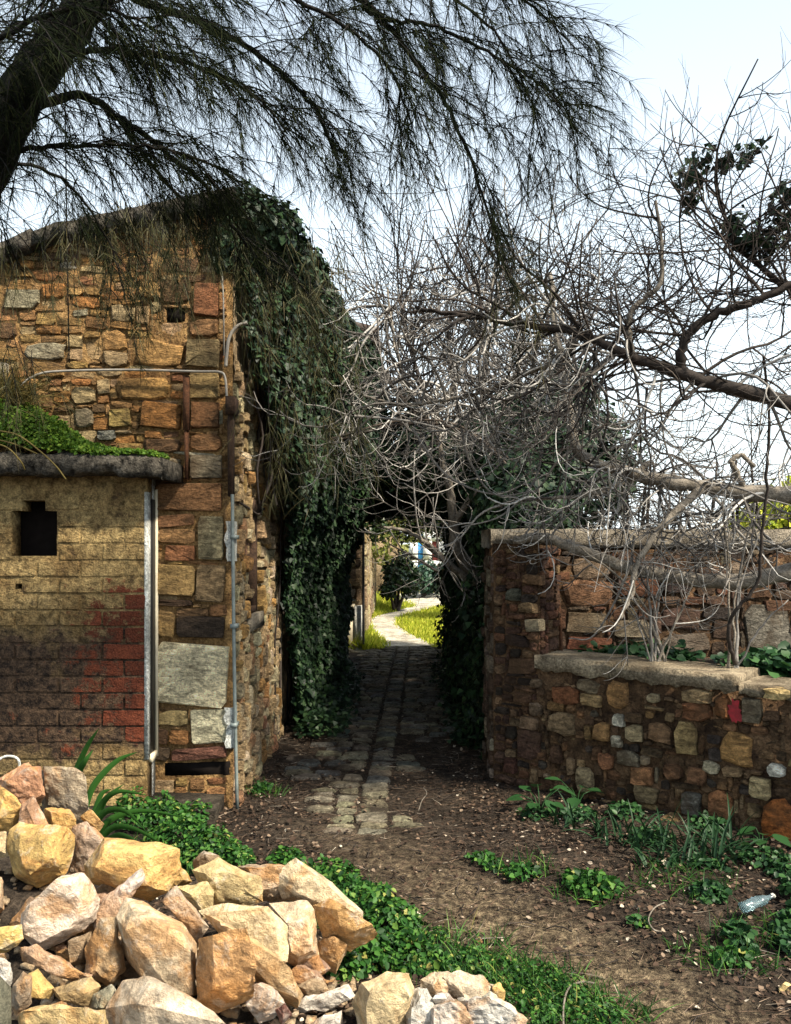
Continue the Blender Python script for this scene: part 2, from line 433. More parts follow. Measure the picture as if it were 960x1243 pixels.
def greedy(u0, u1, v0, v1, taken, sizes, g=.03, seed=0, keep=None):
    """pack random stone rectangles round the hand-placed ones"""
    r = random.Random(seed); nu = int((u1 - u0) / g); nv = int((v1 - v0) / g)
    occ = np.zeros((nv, nu), bool)
    for (a, b, c, d) in taken:
        i0 = max(0, int(round((a - u0) / g))); i1 = min(nu, int(round((b - u0) / g))); j0 = max(0, int(round((c - v0) / g))); j1 = min(nv, int(round((d - v0) / g)))
        if i1 > i0 and j1 > j0: occ[j0:j1, i0:i1] = True
    if keep is not None:
        for j in range(nv):
            for i in range(nu):
                if not keep(u0 + (i + .5) * g, v0 + (j + .5) * g): occ[j, i] = True
    res = []; ws = [s[2] for s in sizes]
    for j in range(nv):
        for i in range(nu):
            if occ[j, i]: continue
            sw, sh, _ = r.choices(sizes, ws)[0]
            w_ = max(1, int(round(sw * r.uniform(.75, 1.3)))); h_ = max(1, int(round(sh * r.uniform(.75, 1.3))))
            k = 0
            while k < w_ and i + k < nu and not occ[j, i + k]: k += 1
            w_ = k; k = 0
            while k < h_ and j + k < nv and not occ[j + k, i:i + w_].any(): k += 1
            h_ = k; occ[j:j + h_, i:i + w_] = True
            jt = lambda: r.uniform(-.2, .2) * g
            res.append((u0 + i * g + jt(), u0 + (i + w_) * g + jt(), v0 + j * g + jt(), v0 + (j + h_) * g + jt()))
    return res
def pick(pal):
    return jit(random.choices([p[0] for p in pal], [p[1] for p in pal])[0])
def join_stuff(objs, name, root):
    """rest of the pieces as one part, a few colours kept as materials slots is not needed: same stone material"""
    V, Fc = [], []; base = rootloc(root)
    groups = {}
    for o in objs:
        groups.setdefault(tuple(round(x * 12) / 12 for x in o.color[:3]), []).append(o)
    made = []
    bm = bmesh.new()
    for o in objs:
        n0 = len(bm.verts); bm.from_mesh(o.data); bm.verts.ensure_lookup_table()
        for v in bm.verts[n0:]: v.co = o.matrix_basis @ v.co
    me = bpy.data.meshes.new(name); bm.to_mesh(me); bm.free()
    me.materials.append(objs[0].data.materials[0])
    col = tuple(np.mean([o.color[:3] for o in objs], axis=0))
    for o in objs: bpy.data.objects.remove(o)
    p = link(name, me, root); p.color = (*col, 1); p['kind'] = 'stuff'
    return p
def cap300(objs, root, name='small_stones', lim=298):
    if len(objs) <= lim: return
    objs = sorted(objs, key=lambda o: -abs(o.scale[0] * o.scale[2]) if o.scale[0] else 0)
    join_stuff(objs[lim:], name, root)
def relief(name, wall, u0, u1, v0, v1, mat, root, amp=.022, step=.024, holes=(), seed=0, top=None, base=.009):
    """the uneven mortar face of a wall, in which the stones sit"""
    us = np.arange(u0, u1 + step * .5, step); vs = np.arange(v0, v1 + step * .5, step)
    U, W_ = np.meshgrid(us, vs)
    if top is not None: W_ = v0 + (W_ - v0) / (v1 - v0) * (top(U) - v0)
    D = base + amp * 2 * (fbm(U * 9, W_ * 11, seed, 4) - .47) + amp * .7 * (fbm(U * 38, W_ * 38, seed + 5, 2) - .37)
    nu_, nv_ = len(us), len(vs); V_ = np.array(wall.o)[None, None] + U[..., None] * np.array(wall.u) + W_[..., None] * np.array(wall.up) + D[..., None] * np.array(wall.n)
    i_ = np.arange(nu_ * nv_).reshape(nv_, nu_); Q_ = np.stack([i_[:-1, :-1], i_[:-1, 1:], i_[1:, 1:], i_[1:, :-1]], -1)
    cu, cv = (U[:-1, :-1] + U[1:, 1:]) / 2, (W_[:-1, :-1] + W_[1:, 1:]) / 2; ok = np.ones(cu.shape, bool)
    for h in holes: ok &= ~((cu > h[0]) & (cu < h[1]) & (cv > h[2]) & (cv < h[3]))
    return put(name, np_mesh(name, V_.reshape(-1, 3), Q_[ok].reshape(-1, 4), mat), root)
def brick_template(seed, mat, irr=0.0):
    r = random.Random(seed); ring = []
    for sx, sz in ((1, -1), (1, 1), (-1, 1), (-1, -1)):
        a = (sx * (.5 - r.uniform(0, .012 + irr * .5)), sz * (.5 - r.uniform(.06, .16 + irr * 1.6))); b_ = (sx * (.5 - r.uniform(.015, .05 + irr * 1.6)), sz * (.5 - r.uniform(0, .05 + irr * .5)))
        ring += [a, b_] if sx * sz > 0 else [b_, a]
    v, f = [], []
    for sc, y in ((1, -.3), (1, .82), (.965, 1.0)):
        for x, z in ring: v.append((x * sc, y + (r.uniform(-.18, .12) if y > 0 else 0), z * (sc - (.04 if sc < 1 else 0))))
    v.append((0, 1.0 + r.uniform(-.1, .1), 0)); n = 8
    for k in range(2):
        for i in range(n): f.append((k * n + i, k * n + (i + 1) % n, (k + 1) * n + (i + 1) % n, (k + 1) * n + i))
    for i in range(n): f.append((2 * n + i, 2 * n + (i + 1) % n, 3 * n))
    me = bpy.data.meshes.new('brick'); me.from_pydata(v, [], f); me.materials.append(mat)
    bm = bmesh.new(); bm.from_mesh(me); bmesh.ops.recalc_face_normals(bm, faces=bm.faces); bm.to_mesh(me); bm.free()
    return me
def plate(name, wall, outline, th, mat, root):
    """a ragged flat piece on a wall, with its own thickness"""
    n = len(outline); v = [tuple(wall.at(u, w_, 0)) for u, w_ in outline] + [tuple(wall.at(u, w_, th)) for u, w_ in outline]
    f = [list(range(n, 2 * n))] + [[i, (i + 1) % n, n + (i + 1) % n, n + i] for i in range(n)]
    me = bpy.data.meshes.new(name); me.from_pydata(v, [], f); me.materials.append(mat); me.update()
    return put(name, me, root)
T['ashlar'] = [brick_template(50 + i, M['stone'], .03) for i in range(8)]
T['stone'] = T['stone'][6:] + [brick_template(70 + i, M['stone'], .14) for i in range(14)]
T['dark'] = T['dark'][6:] + [brick_template(90 + i, M['dark_stone'], .15) for i in range(12)]
def core(name, wall, u0, u1, v0, v1, th, holes, mat, root, relief=.012, step=.12):
    """wall body as boxes round its openings, on a grid with small relief on the face"""
    us = sorted(set([u0, u1] + [h[0] for h in holes] + [h[1] for h in holes])); vs = sorted(set([v0, v1] + [h[2] for h in holes] + [h[3] for h in holes]))
    b = Buf()
    for i in range(len(us) - 1):
        for j in range(len(vs) - 1):
            a, c, d, e = us[i], us[i + 1], vs[j], vs[j + 1]
            mu, mv = (a + c) / 2, (d + e) / 2
            if any(h[0] < mu < h[1] and h[2] < mv < h[3] for h in holes): continue
            n = len(b.v)
            for dd in (-th, 0):
                for vv in (d, e):
                    for uu in (a, c): b.v.append(tuple(wall.at(uu, vv, dd)))
            for f in ((0, 1, 3, 2), (4, 6, 7, 5), (0, 4, 5, 1), (2, 3, 7, 6), (0, 2, 6, 4), (1, 5, 7, 3)): b.q.append(tuple(n + k for k in f))
    return put(name, b.mesh(name, mat), root)

# ------------------------------------------------------------------ leaves, blades
LEAF = (np.array([(0, 0, 0), (-.34, .30, .07), (-.28, .68, .05), (0, 1, -.08), (.28, .68, .05), (.34, .30, .07)]), np.array([(0, 5, 4, 3), (0, 3, 2, 1)]))
IVY = (np.array([(0, .08, 0), (-.52, .16, .06), (-.30, .58, .03), (0, 1, -.05), (.30, .58, .03), (.52, .16, .06)]), np.array([(0, 5, 4, 3), (0, 3, 2, 1)]))
ROUND = (np.array([(0, 0, 0), (-.45, .22, .10), (-.42, .72, .08), (0, .95, -.02), (.42, .72, .08), (.45, .22, .10)]), np.array([(0, 5, 4, 3), (0, 3, 2, 1)]))
def unit(a): return a / (np.linalg.norm(a, axis=-1, keepdims=True) + 1e-9)
def leaves(name, pos, nrm, tip, size, mat, tmpl=LEAF, jn=.5, jt=.6):
    n = len(pos); pos = np.asarray(pos, float)
    nn = unit(np.broadcast_to(nrm, (n, 3)) + rng.normal(0, jn, (n, 3))); t = np.broadcast_to(tip, (n, 3)) + rng.normal(0, jt, (n, 3))
    t = unit(t - (t * nn).sum(1)[:, None] * nn); b = np.cross(nn, t)
    s = np.broadcast_to(size, (n,))[:, None, None]
    tv, tq = tmpl
    V = pos[:, None, :] + s * (tv[None, :, 0:1] * b[:, None] + tv[None, :, 1:2] * t[:, None] + tv[None, :, 2:3] * nn[:, None])
    Q = (np.arange(n)[:, None, None] * len(tv) + tq[None]).reshape(-1, 4)
    return np_mesh(name, V.reshape(-1, 3), Q, mat)
def blades(name, pos, d, length, width, droop, mat, segs=3):
    n = len(pos); p = np.asarray(pos, float).copy(); d = unit(np.asarray(d, float)); L = np.broadcast_to(length, (n,))[:, None] / segs
    W = np.broadcast_to(width, (n,))[:, None]; dr = np.broadcast_to(droop, (n,))[:, None]
    side = unit(np.cross(d, rng.normal(0, 1, (n, 3))))
    rows = []
    for k in range(segs + 1):
        wk = W * (1 - (k / segs) ** 1.6 * .92)
        rows += [p - side * wk / 2, p + side * wk / 2]
        d = unit(d + np.array([0, 0, -1]) * dr); p = p + d * L
    V = np.stack(rows, 1); m = 2 * (segs + 1)
    q = np.array([(2 * k, 2 * k + 1, 2 * k + 3, 2 * k + 2) for k in range(segs)])
    Q = (np.arange(n)[:, None, None] * m + q[None]).reshape(-1, 4)
    return np_mesh(name, V.reshape(-1, 3), Q, mat)
def shell_points(n, clumps, lo=.72):
    """points in the outer layers of ellipsoid clumps: (centre, radii)"""
    vol = np.array([c[1][0] * c[1][1] + c[1][1] * c[1][2] + c[1][0] * c[1][2] for c in clumps]); k = rng.choice(len(clumps), n, p=vol / vol.sum())
    d = unit(rng.normal(0, 1, (n, 3))); r = rng.uniform(lo, 1.05, n)[:, None]
    cc = np.array([tuple(c[0]) for c in clumps])[k]; rr = np.array([tuple(c[1]) for c in clumps])[k]
    bumpy = 1 + .22 * (fbm(d[:, 0] * 3 + k * 7, d[:, 2] * 3 + d[:, 1] * 2, 5) - .5)[:, None] * 2
    return cc + d * rr * r * bumpy, unit(d / rr)

# ================================================================== THE STONE HOUSE ON THE LEFT
HY0 = 4.95; HX = -0.985                                   # front plane, lane-side plane
house = thing('stone_house', 'tall ochre rubble stone house with ivy on its lane side', 'house', (-1.6, HY0, 0))
fw = Wall((0, HY0, 0), (1, 0, 0), (0, -1, 0))               # u = x, v = z
def ztop(x):                                             # sloping wall head
    return np.interp(x, [-3.4, -2.38, -2.08, -1.49, -1.0], [3.12, 3.31, 3.44, 3.56, 3.655])
XL = -3.3
b = Buf()
xs = np.linspace(XL, HX, 22)
for i in range(len(xs) - 1):
    a, c = xs[i], xs[i + 1]
    n = len(b.v)
    for x in (a, c):
        for y in (HY0, HY0 + .42):
            for z in (-.1, float(ztop(x)) - .03): b.v.append((x, y, z))
    for f in ((0, 4, 5, 1), (2, 3, 7, 6), (1, 5, 7, 3), (0, 1, 3, 2), (4, 6, 7, 5)): b.q.append(tuple(n + k for k in f))
put('front_wall', b.mesh('front_wall', M['mortar']), house)

OCH, TAN, RED, GRY, PAL, BRN, ORG = (.40, .235, .085), (.44, .31, .16), (.28, .135, .06), (.33, .27, .17), (.58, .53, .38), (.16, .09, .045), (.46, .22, .07)
fixed = [((172, 489, 222, 522), (.34, .155, .05), 'ashlar'), ((233, 488, 268, 521), RED, 'ashlar'), ((232, 552, 271, 582), (.22, .18, .12), 'ashlar'),
         ((188, 585, 272, 621), (.27, .14, .065), 'ashlar'), ((163, 414, 223, 446), (.47, .27, .10), 'stone'), ((227, 412, 268, 447), (.30, .22, .11), 'ashlar'),
         ((143, 459, 207, 487), (.46, .26, .09), 'stone'), ((230, 453, 268, 486), (.34, .23, .10), 'ashlar'), ((175, 533, 221, 550), BRN, 'stone'),
         ((127, 427, 157, 447), TAN, 'stone'), ((7, 352, 50, 378), (.36, .31, .20), 'stone'), ((32, 417, 82, 438), (.42, .36, .24), 'stone'),
         ((133, 496, 160, 520), (.42, .29, .10), 'stone'), ((93, 496, 115, 520), GRY, 'stone'), ((120, 522, 142, 536), (.25, .25, .20), 'stone'),
         ((236, 343, 267, 386), (.25, .11, .05), 'ashlar'), ((168, 342, 194, 364), (.42, .25, .09), 'stone'), ((196, 342, 233, 370), (.13, .075, .035), 'stone'),
         ((230, 388, 267, 410), (.38, .20, .09), 'stone'), ((40, 440, 80, 460), OCH, 'stone'), ((88, 470, 118, 492), (.40, .30, .15), 'stone'),
         ((232, 526, 271, 549), (.30, .16, .07), 'stone'), ((190, 555, 220, 581), (.25, .2, .13), 'stone'),
         ((242, 625, 273, 681), (.30, .25, .15), 'ashlar'), ((190, 624, 239, 640), (.33, .17, .08), 'stone'), ((190, 642, 239, 660), (.40, .23, .10), 'stone'),
         ((200, 661, 239, 682), (.30, .13, .06), 'stone'), ((189, 684, 238, 724), (.38, .25, .10), 'ashlar'), ((239, 684, 274, 732), (.25, .17, .09), 'ashlar'),
         ((189, 738, 214, 776), (.36, .23, .09), 'stone'), ((215, 747, 274, 774), (.045, .032, .022), 'ashlar'), ((192, 727, 236, 736), (.05, .03, .02), 'stone'),
         ((189, 777, 279, 857), (.95, .82, .52), 'ashlar'), ((233, 859, 279, 902), (.80, .71, .46), 'ashlar'),
         ((192, 862, 230, 880), (.46, .34, .15), 'stone'), ((207, 884, 231, 904), (.40, .19, .07), 'stone'), ((190, 882, 205, 904), (.17, .09, .05), 'stone'),
         ((210, 906, 277, 921), (.20, .09, .06), 'ashlar'), ((190, 906, 207, 922), (.12, .08, .05), 'stone')]
rects = []; ob = []
for (r, c, t) in fixed:
    R = fw.rect(*r); rects.append(R)
    ob.append(place(house, fw, R, .05 if t == 'ashlar' else .042, jit(c, .06), T[t], base=-.004))
relief('front_face', Wall((0, HY0 - .002, 0), (1, 0, 0), (0, -1, 0)), -2.75, HX, -.1, 3.3, M['mortar'], house, .020, .024, [fw.rect(203, 373, 227, 392), fw.rect(200, 924, 279, 942)], 3, lambda U: np.interp(U, [-3.4, -2.38, -2.08, -1.49, -1.0], [3.12, 3.31, 3.44, 3.56, 3.655]) - .03)
holes = [fw.rect(203, 373, 227, 392), fw.rect(22, 438, 36, 448), fw.rect(200, 924, 279, 942)]
pal = [(OCH, 5), (TAN, 3), (RED, 2), (GRY, .8), (PAL, .35), (BRN, 1.6), (ORG, 3.5), ((.36, .19, .075), 3)]
lo = greedy(-2.62, HX - .02, -.06, 3.58, rects + holes, [(5, 2, 4), (7, 3, 4), (3, 1.4, 3), (9, 4, 2), (4, 3, 2), (6, 2, 3)], .026, 5,
            keep=lambda u, v: v < float(ztop(u)) - .07 and not (u < -1.50 and v < 1.95))
for r in lo:
    ob.append(place(house, fw, (r[0] + .003, r[1] - .003, r[2] + .003, r[3] - .003), random.uniform(.016, .034), pick(pal), T['stone'], base=-.004))
cap300(ob, house, lim=298)
# near-black panels painting the shade of the putlog hole and the lowest void
for r in (holes[0], holes[2]):
    b = Buf(); b.box((r[0], HY0 - .004, r[2]), (r[1], HY0 + .004, r[3]), .004); put('recess_shade', b.mesh('recess_shade', M['dark_void']), house)
# coping slabs along the head of the wall
for i in range(11):
    x0 = -2.6 + i * .150; x1 = x0 + .155
    b = Buf(); z0, z1 = float(ztop(x0)), float(ztop(x1)); n = len(b.v)
    for x, z in ((x0, z0), (x1, z1)):
        for y in (HY0 - .10 - random.uniform(0, .03), HY0 + .5):
            for dz in (-.055, .03): b.v.append((x, y, z + dz + random.uniform(-.012, .012)))
    for f in ((0, 4, 5, 1), (2, 3, 7, 6), (1, 5, 7, 3), (0, 1, 3, 2), (4, 6, 7, 5), (0, 2, 6, 4)): b.q.append(tuple(n + k for k in f))
    put('coping_slab', b.mesh('coping_slab', M['old_roof']), house)
b = Buf(); b.quad((XL, HY0 + .4, 3.2), (HX + .12, HY0 + .4, 3.62), (HX + .12, 12.4, 3.55), (XL, 12.4, 3.2)); b.quad((XL, HY0 + .4, 3.12), (HX + .12, HY0 + .4, 3.54), (HX + .12, 12.4, 3.47), (XL, 12.4, 3.12))
put('roof', b.mesh('roof', M['roof_tile']), house)
n = 1500; x = rng.uniform(-2.7, -.95, n); z = np.interp(x, [-3.4, -2.38, -2.08, -1.49, -1.0], [3.12, 3.31, 3.44, 3.56, 3.655]) + .02
tag(put('wall_head_grass', blades('wall_head_grass', np.stack([x, rng.uniform(HY0 - .08, HY0 + .3, n), z], 1), np.stack([rng.normal(.1, .6, n), rng.normal(-.25, .5, n), rng.uniform(.2, 1, n)], 1), rng.uniform(.04, .16, n), .006, .3, M['dry_grass'], 3)),
    'dry grass and weeds growing along the top of the stone house wall', 'grass', kind='stuff')
# lane-side wall with its window
sw = Wall((HX, 0, 0), (0, 1, 0), (1, 0, 0))                 # u = y
win = (5.40, 5.80, 1.13, 1.80)
core('side_wall', sw, HY0 + .425, 12.4, -.1, 3.5, .40, [win], M['mortar_side'], house)
b = Buf(); b.quad((HX - .42, 5.2, .9), (HX - .42, 6.1, .9), (HX - .42, 6.1, 2.1), (HX - .42, 5.2, 2.1))
put('dark_window_back', b.mesh('dark_window_back', M['dark_void']), house)  # dark sheet painting the unlit room behind the window
wf = link('window', None, house, (HX - rootloc(house).x, 5.4 - HY0, 1.13))
b = Buf()
for bx in (((HX - .10, 5.40, 1.13), (HX + .012, 5.445, 1.80)), ((HX - .10, 5.755, 1.13), (HX + .012, 5.80, 1.80)), ((HX - .10, 5.445, 1.74), (HX + .012, 5.755, 1.80)), ((HX - .10, 5.445, 1.13), (HX + .012, 5.755, 1.17))): b.box(*bx)
put('frame', b.mesh('frame', M['timber']), wf)
b = Buf()
for k in range(3): b.box((HX - .07, 5.45 + k * .102, 1.175), (HX - .045, 5.547 + k * .102, 1.735))
put('shutter', b.mesh('shutter', M['timber']), wf)
b = Buf(); b.box((HX - .02, 5.34, 1.03), (HX + .05, 5.86, 1.125), .008); put('sill', b.mesh('sill', M['cement']), wf)
b = Buf(); b.box((HX - .02, 5.30, 1.805), (HX + .035, 5.90, 1.90), .006); put('lintel', b.mesh('lintel', M['timber']), house)
relief('side_face', sw, HY0, 7.3, -.1, 3.4, M['mortar_side'], house, .024, .03, [(win[0] - .01, win[1] + .01, win[2] - .02, win[3] + .02)], 4)
lo = greedy(HY0 + .02, 6.9, -.05, 2.75, [(win[0] - .02, win[1] + .02, win[2] - .11, win[3] + .11)], [(4, 3, 3), (3, 2, 3), (2, 2, 2), (5, 3, 2), (3, 5, 2)], .035, 8)
so = [place(house, sw, (r[0] + .002, r[1] - .002, r[2] + .002, r[3] - .002), random.uniform(.025, .07), pick([(TAN, 3), ((.55, .45, .28), 3), (OCH, 2), (GRY, 2), ((.36, .2, .11), 1)]), T['stone'], 'side_stone', base=-.008) for r in lo]
cap300(so, house, 'small_side_stones', 298)
# ragged pale render left along the corner
for (y0, y1, wd) in ((633, 681, .030), (857, 905, .034)):
    z0, z1 = EYE + (HY - y1) * HY0 / F, EYE + (HY - y0) * HY0 / F; k = 9
    zs = [z0 + (z1 - z0) * i / k for i in range(k + 1)]
    plate('corner_render', Wall((0, HY0 - .048, 0), (1, 0, 0), (0, -1, 0)), [(HX + .018, z) for z in (z0, z1)] + [(HX - wd * random.uniform(.35, 1.1), z) for z in reversed(zs)], .012, M['white_paint'], house)
    plate('corner_render', Wall((HX + .016, 0, 0), (0, 1, 0), (1, 0, 0)), [(HY0 - .06, z) for z in (z0, z1)] + [(HY0 + random.uniform(.01, .06), z) for z in reversed(zs)], .012, M['white_paint'], house)
# conduit across the front, turning down at the corner
pts = spline([P(-40, 545, 4.86), P(0, 492, 4.86), P(25, 468, 4.86), P(45, 455, 4.86), P(75, 450.5, 4.86), P(160, 449, 4.86), P(240, 451, 4.86), P(266, 451.5, 4.86), P(273, 458, 4.86), P(275, 480, 4.86), P(276, 500, 4.86)], 5)
b = Buf(); b.tube(pts, .0075, 6); put('conduit', b.mesh('conduit', M['conduit'], True), house)
# drain pipe on the corner
b = Buf(); b.tube(spline([P(282, 600, 4.88), P(283, 700, 4.88), P(285, 850, 4.88), P(288, 985, 4.88)], 4), .011, 6)
put('drain_pipe', b.mesh('drain_pipe', M['pipe'], True), house)
for yy in (652, 760, 880):
    b = Buf(); p = P(284, yy, 4.88); b.box(p - Vector((.020, .017, .012)), p + Vector((.020, .06, .012))); put('pipe_clip', b.mesh('pipe_clip', M['pipe']), house)
b = Buf(); b.tube(spline([P(300, 392, 4.9), P(288, 396, 4.9), P(278, 410, 4.9), P(275, 432, 4.9), P(274, 445, 4.9)], 5), .010, 6); b.tube([P(268, 310, 4.90), P(271, 360, 4.90), P(272, 432, 4.90)], .005, 5)
put('service_pipe', b.mesh('service_pipe', M['conduit'], True), house)
b = Buf(); b.box(P(276, 602, 4.88), P(285, 496, 4.95), .002); put('timber_post', b.mesh('timber_post', M['timber']), house)
b = Buf(); b.box(P(273, 502, 4.84), P(291, 487, 5.02), .003); put('timber_bracket', b.mesh('timber_bracket', M['timber']), house)
b = Buf(); b.box(P(222, 522, 4.87), P(231, 457, 4.90), .003); b.box(P(224, 582, 4.88), P(229, 521, 4.91), .003)
put('iron_bar', b.mesh('iron_bar', M['rust']), house)
b = Buf(); b.tube(spline([(HX + .02, 4.98, 1.86), (HX + .05, 5.2, 1.83), (HX + .05, 5.6, 1.80), (HX + .04, 5.9, 1.85)], 5), .008, 5); put('cable', b.mesh('cable', M['dark_twig']), house)
# stone ledge at the foot of the front
for (x0, x1, y0, y1, z0, z1, c) in ((-1.50, -1.02, 4.62, 4.946, -.05, .11, (.075, .062, .045)), (-1.49, -1.25, 4.50, 4.615, -.05, .045, (.13, .11, .08)), (-1.24, -1.0, 4.55, 4.615, -.05, .03, (.10, .085, .06))):
    b = Buf(); b.box((x0, y0, z0), (x1, y1, z1), .015); o = put('ledge_stone', b.mesh('ledge_stone', M['dark_stone']), house); o.color = (*c, 1)

# ================================================================== THE BRICK SHED
SY = 4.75
shed = thing('brick_shed', 'small lean-to shed of rendered brick with dark square opening', 'shed', (-2.0, SY, 0))
gw = Wall((0, SY, 0), (1, 0, 0), (0, -1, 0)); SX0, SX1 = -2.75, -1.437
hole = gw.rect(15, 620, 70, 675); notch = gw.rect(28, 608, 55, 620); vent = gw.rect(18, 709, 28, 715)
core('front_wall', gw, SX0, SX1, -.05, 1.985, .11, [hole, (notch[0], notch[1], hole[3], notch[3]), vent], M['shed_render'], shed)
b = Buf(); b.quad((SX0, SY + .145, 0), (SX1 - .02, SY + .145, 0), (SX1 - .02, SY + .145, 1.98), (SX0, SY + .145, 1.98)); put('dark_backing', b.mesh('dark_backing', M['dark_void']), shed)  # dark sheet painting the unlit space behind the opening
b = Buf(); b.box((SX1 - .10, SY + .112, -.05), (SX1, HY0 - .002, 1.985)); put('end_wall', b.mesh('end_wall', M['white_paint']), shed)
relief('render_face', gw, SX0, SX1, -.05, 1.985, M['shed_render'], shed, .007, .02, [hole, (notch[0], notch[1], hole[3] - .01, notch[3]), vent], 6, base=.004)
course = .0955
tbs = [brick_template(3 + i, M['shed_brick']) for i in range(8)]
for j in range(21):
    z0 = -.02 + j * course
    if z0 + course > 1.985: break
    x = SX1 - (0 if j % 2 == 0 else .125)
    if j % 2: segs = [(SX1 - .119, SX1)]
    else: segs = []
    while x > SX0 + .05:
        segs.append((x - .245, x - .006)); x -= .25
    for (a, c) in segs:
        for (a2, c2) in ([(a, c)]):
            R = [a2, c2, z0, z0 + course - .008]
            bad = False
            for h in (hole, notch, vent):
                if R[0] < h[1] and R[1] > h[0] and R[2] < h[3] and R[3] > h[2]:
                    if h[1] - R[0] > .01 and R[1] - h[1] > .05: R[0] = h[1] + .002
                    elif R[1] - h[0] > .01 and h[0] - R[0] > .05: R[1] = h[0] - .002
                    else: bad = True
                    if R[0] < h[1] - .001 and R[1] > h[0] + .001: bad = True
            if bad or R[1] - R[0] < .04: continue
            k = 1 if z0 < 1.25 and a > -2.2 else .5
            o = place(shed, gw, R, random.uniform(.014, .021) * (1 if (a > -1.95 and .42 < z0 < 1.36) else .85), (1, 1, 1), tbs, 'brick', base=-.0035)
# white jamb strip and black channel on the end that faces the lane
b = Buf(); b.box((SX1 - .004, SY - .012, .36), (SX1 + .014, SY + .035, 1.90), .004); put('jamb_strip', b.mesh('jamb_strip', M['white_paint']), shed)
b = Buf(); b.box((SX1 + .002, SY + .037, .38), (SX1 + .012, SY + .14, 1.86)); put('black_channel', b.mesh('black_channel', M['black']), shed)
b = Buf(); b.box((SX1 + .002, SY + .145, .34), (SX1 + .022, SY + .165, 1.92), .003); b.box((SX1 + .002, SY + .038, .33), (SX1 + .022, SY + .143, .375), .003); put('channel_edge', b.mesh('channel_edge', M['cream_wall']), shed)
# concrete roof slab with a broken end
bm = bmesh.new(); bmesh.ops.create_grid(bm, x_segments=60, y_segments=14, size=.5)
me = bpy.data.meshes.new('roof_slab'); 
vv, qq = [], []
us = np.linspace(-2.8, -1.30, 70); prof = [(4.98, 1.985), (4.6, 1.985), (4.575, 2.0), (4.565, 2.05), (4.57, 2.085), (4.60, 2.105), (4.98, 2.11)]
for i, x in enumerate(us):
    for (y, z) in prof:
        k = mnoise.fractal(Vector((x * 11, y * 11, z * 20)), .8, 2.0, 5) * .022
        e = max(0, (x + 1.42) / .12)
        zz = z + k - (.045 * e * e if z > 2.03 else -.0 * e) - .03 * max(0, e - .3)
        vv.append((x + k * .5, y + k + .05 * max(0, e - .5), zz))
m_ = len(prof)
for i in range(len(us) - 1):
    for j in range(m_ - 1): qq.append((i * m_ + j, (i + 1) * m_ + j, (i + 1) * m_ + j + 1, i * m_ + j + 1))
e = (len(us) - 1) * m_; qq += [(e, e + 1, e + 2, e + 3), (e, e + 3, e + 4, e + 5), (e, e + 5, e + 6, e + 6)]
qq = [q for q in qq if len(set(q)) == 4]; qq.append((e, e + 5, e + 6, e + 4)) if False else None
bm.free()
put('roof_slab', np_mesh('roof_slab', vv, qq, M['old_roof']), shed)
b = Buf(); b.box((-1.312, 4.60, 1.965), (-1.27, 4.95, 2.075), .014); put('slab_end', b.mesh('slab_end', M['old_roof']), shed)

# moss and weeds on the slab
n = 26000
x = rng.uniform(-2.7, -1.36, n); y = rng.uniform(4.575, 4.93, n)
top = np.interp(x, [-2.7, -2.2, -2.0, -1.8, -1.62, -1.36], [.38, .31, .24, .09, .035, .012])
kk = rng.uniform(0, 1, n); zz = 2.10 + top * (.35 + .65 * kk) * np.clip((y - 4.53) / .12, .2, 1) * (.75 + .5 * fbm(x * 12, y * 12, 4))
pos = np.stack([x, y, zz], 1)
tag(put('roof_weeds', leaves('roof_weeds', pos, np.array([0, -.5, .8]), np.array([.1, -.3, .5]), rng.uniform(.012, .03, n), M['moss'], LEAF, .6, .8)),
    'bright green weeds and moss growing over the shed roof', 'weeds', kind='stuff')
n = 1400; x = rng.uniform(-2.75, -2.15, n); y = rng.uniform(4.7, 4.93, n); z = 2.35 + rng.uniform(0, .12, n)
tag(put('dry_grass', blades('dry_grass', np.stack([x, y, z], 1), np.stack([rng.normal(.2, .5, n), rng.normal(-.2, .3, n), rng.uniform(.5, 1.2, n)], 1), rng.uniform(.15, .34, n), .007, .28, M['dry_grass'], 4)),
    'dry brownish grass standing behind the green weeds on the shed roof', 'grass', kind='stuff')
b = Buf()
for pts in ([(-30, 520, 4.50), (5, 524, 4.49), (25, 530, 4.48), (50, 549, 4.48), (68, 566, 4.49), (80, 582, 4.5)], [(-20, 535, 4.5), (8, 543, 4.49), (25, 560, 4.5), (30, 570, 4.52)], [(-10, 532, 4.51), (20, 540, 4.5), (45, 551, 4.52)]):
    b.tube(spline([P(*p) for p in pts], 5), .0045, 5)
tag(put('dry_stalk', b.mesh('dry_stalk', M['dry_grass'])), 'pale dry stalks bent over the edge of the shed roof', 'stalks')

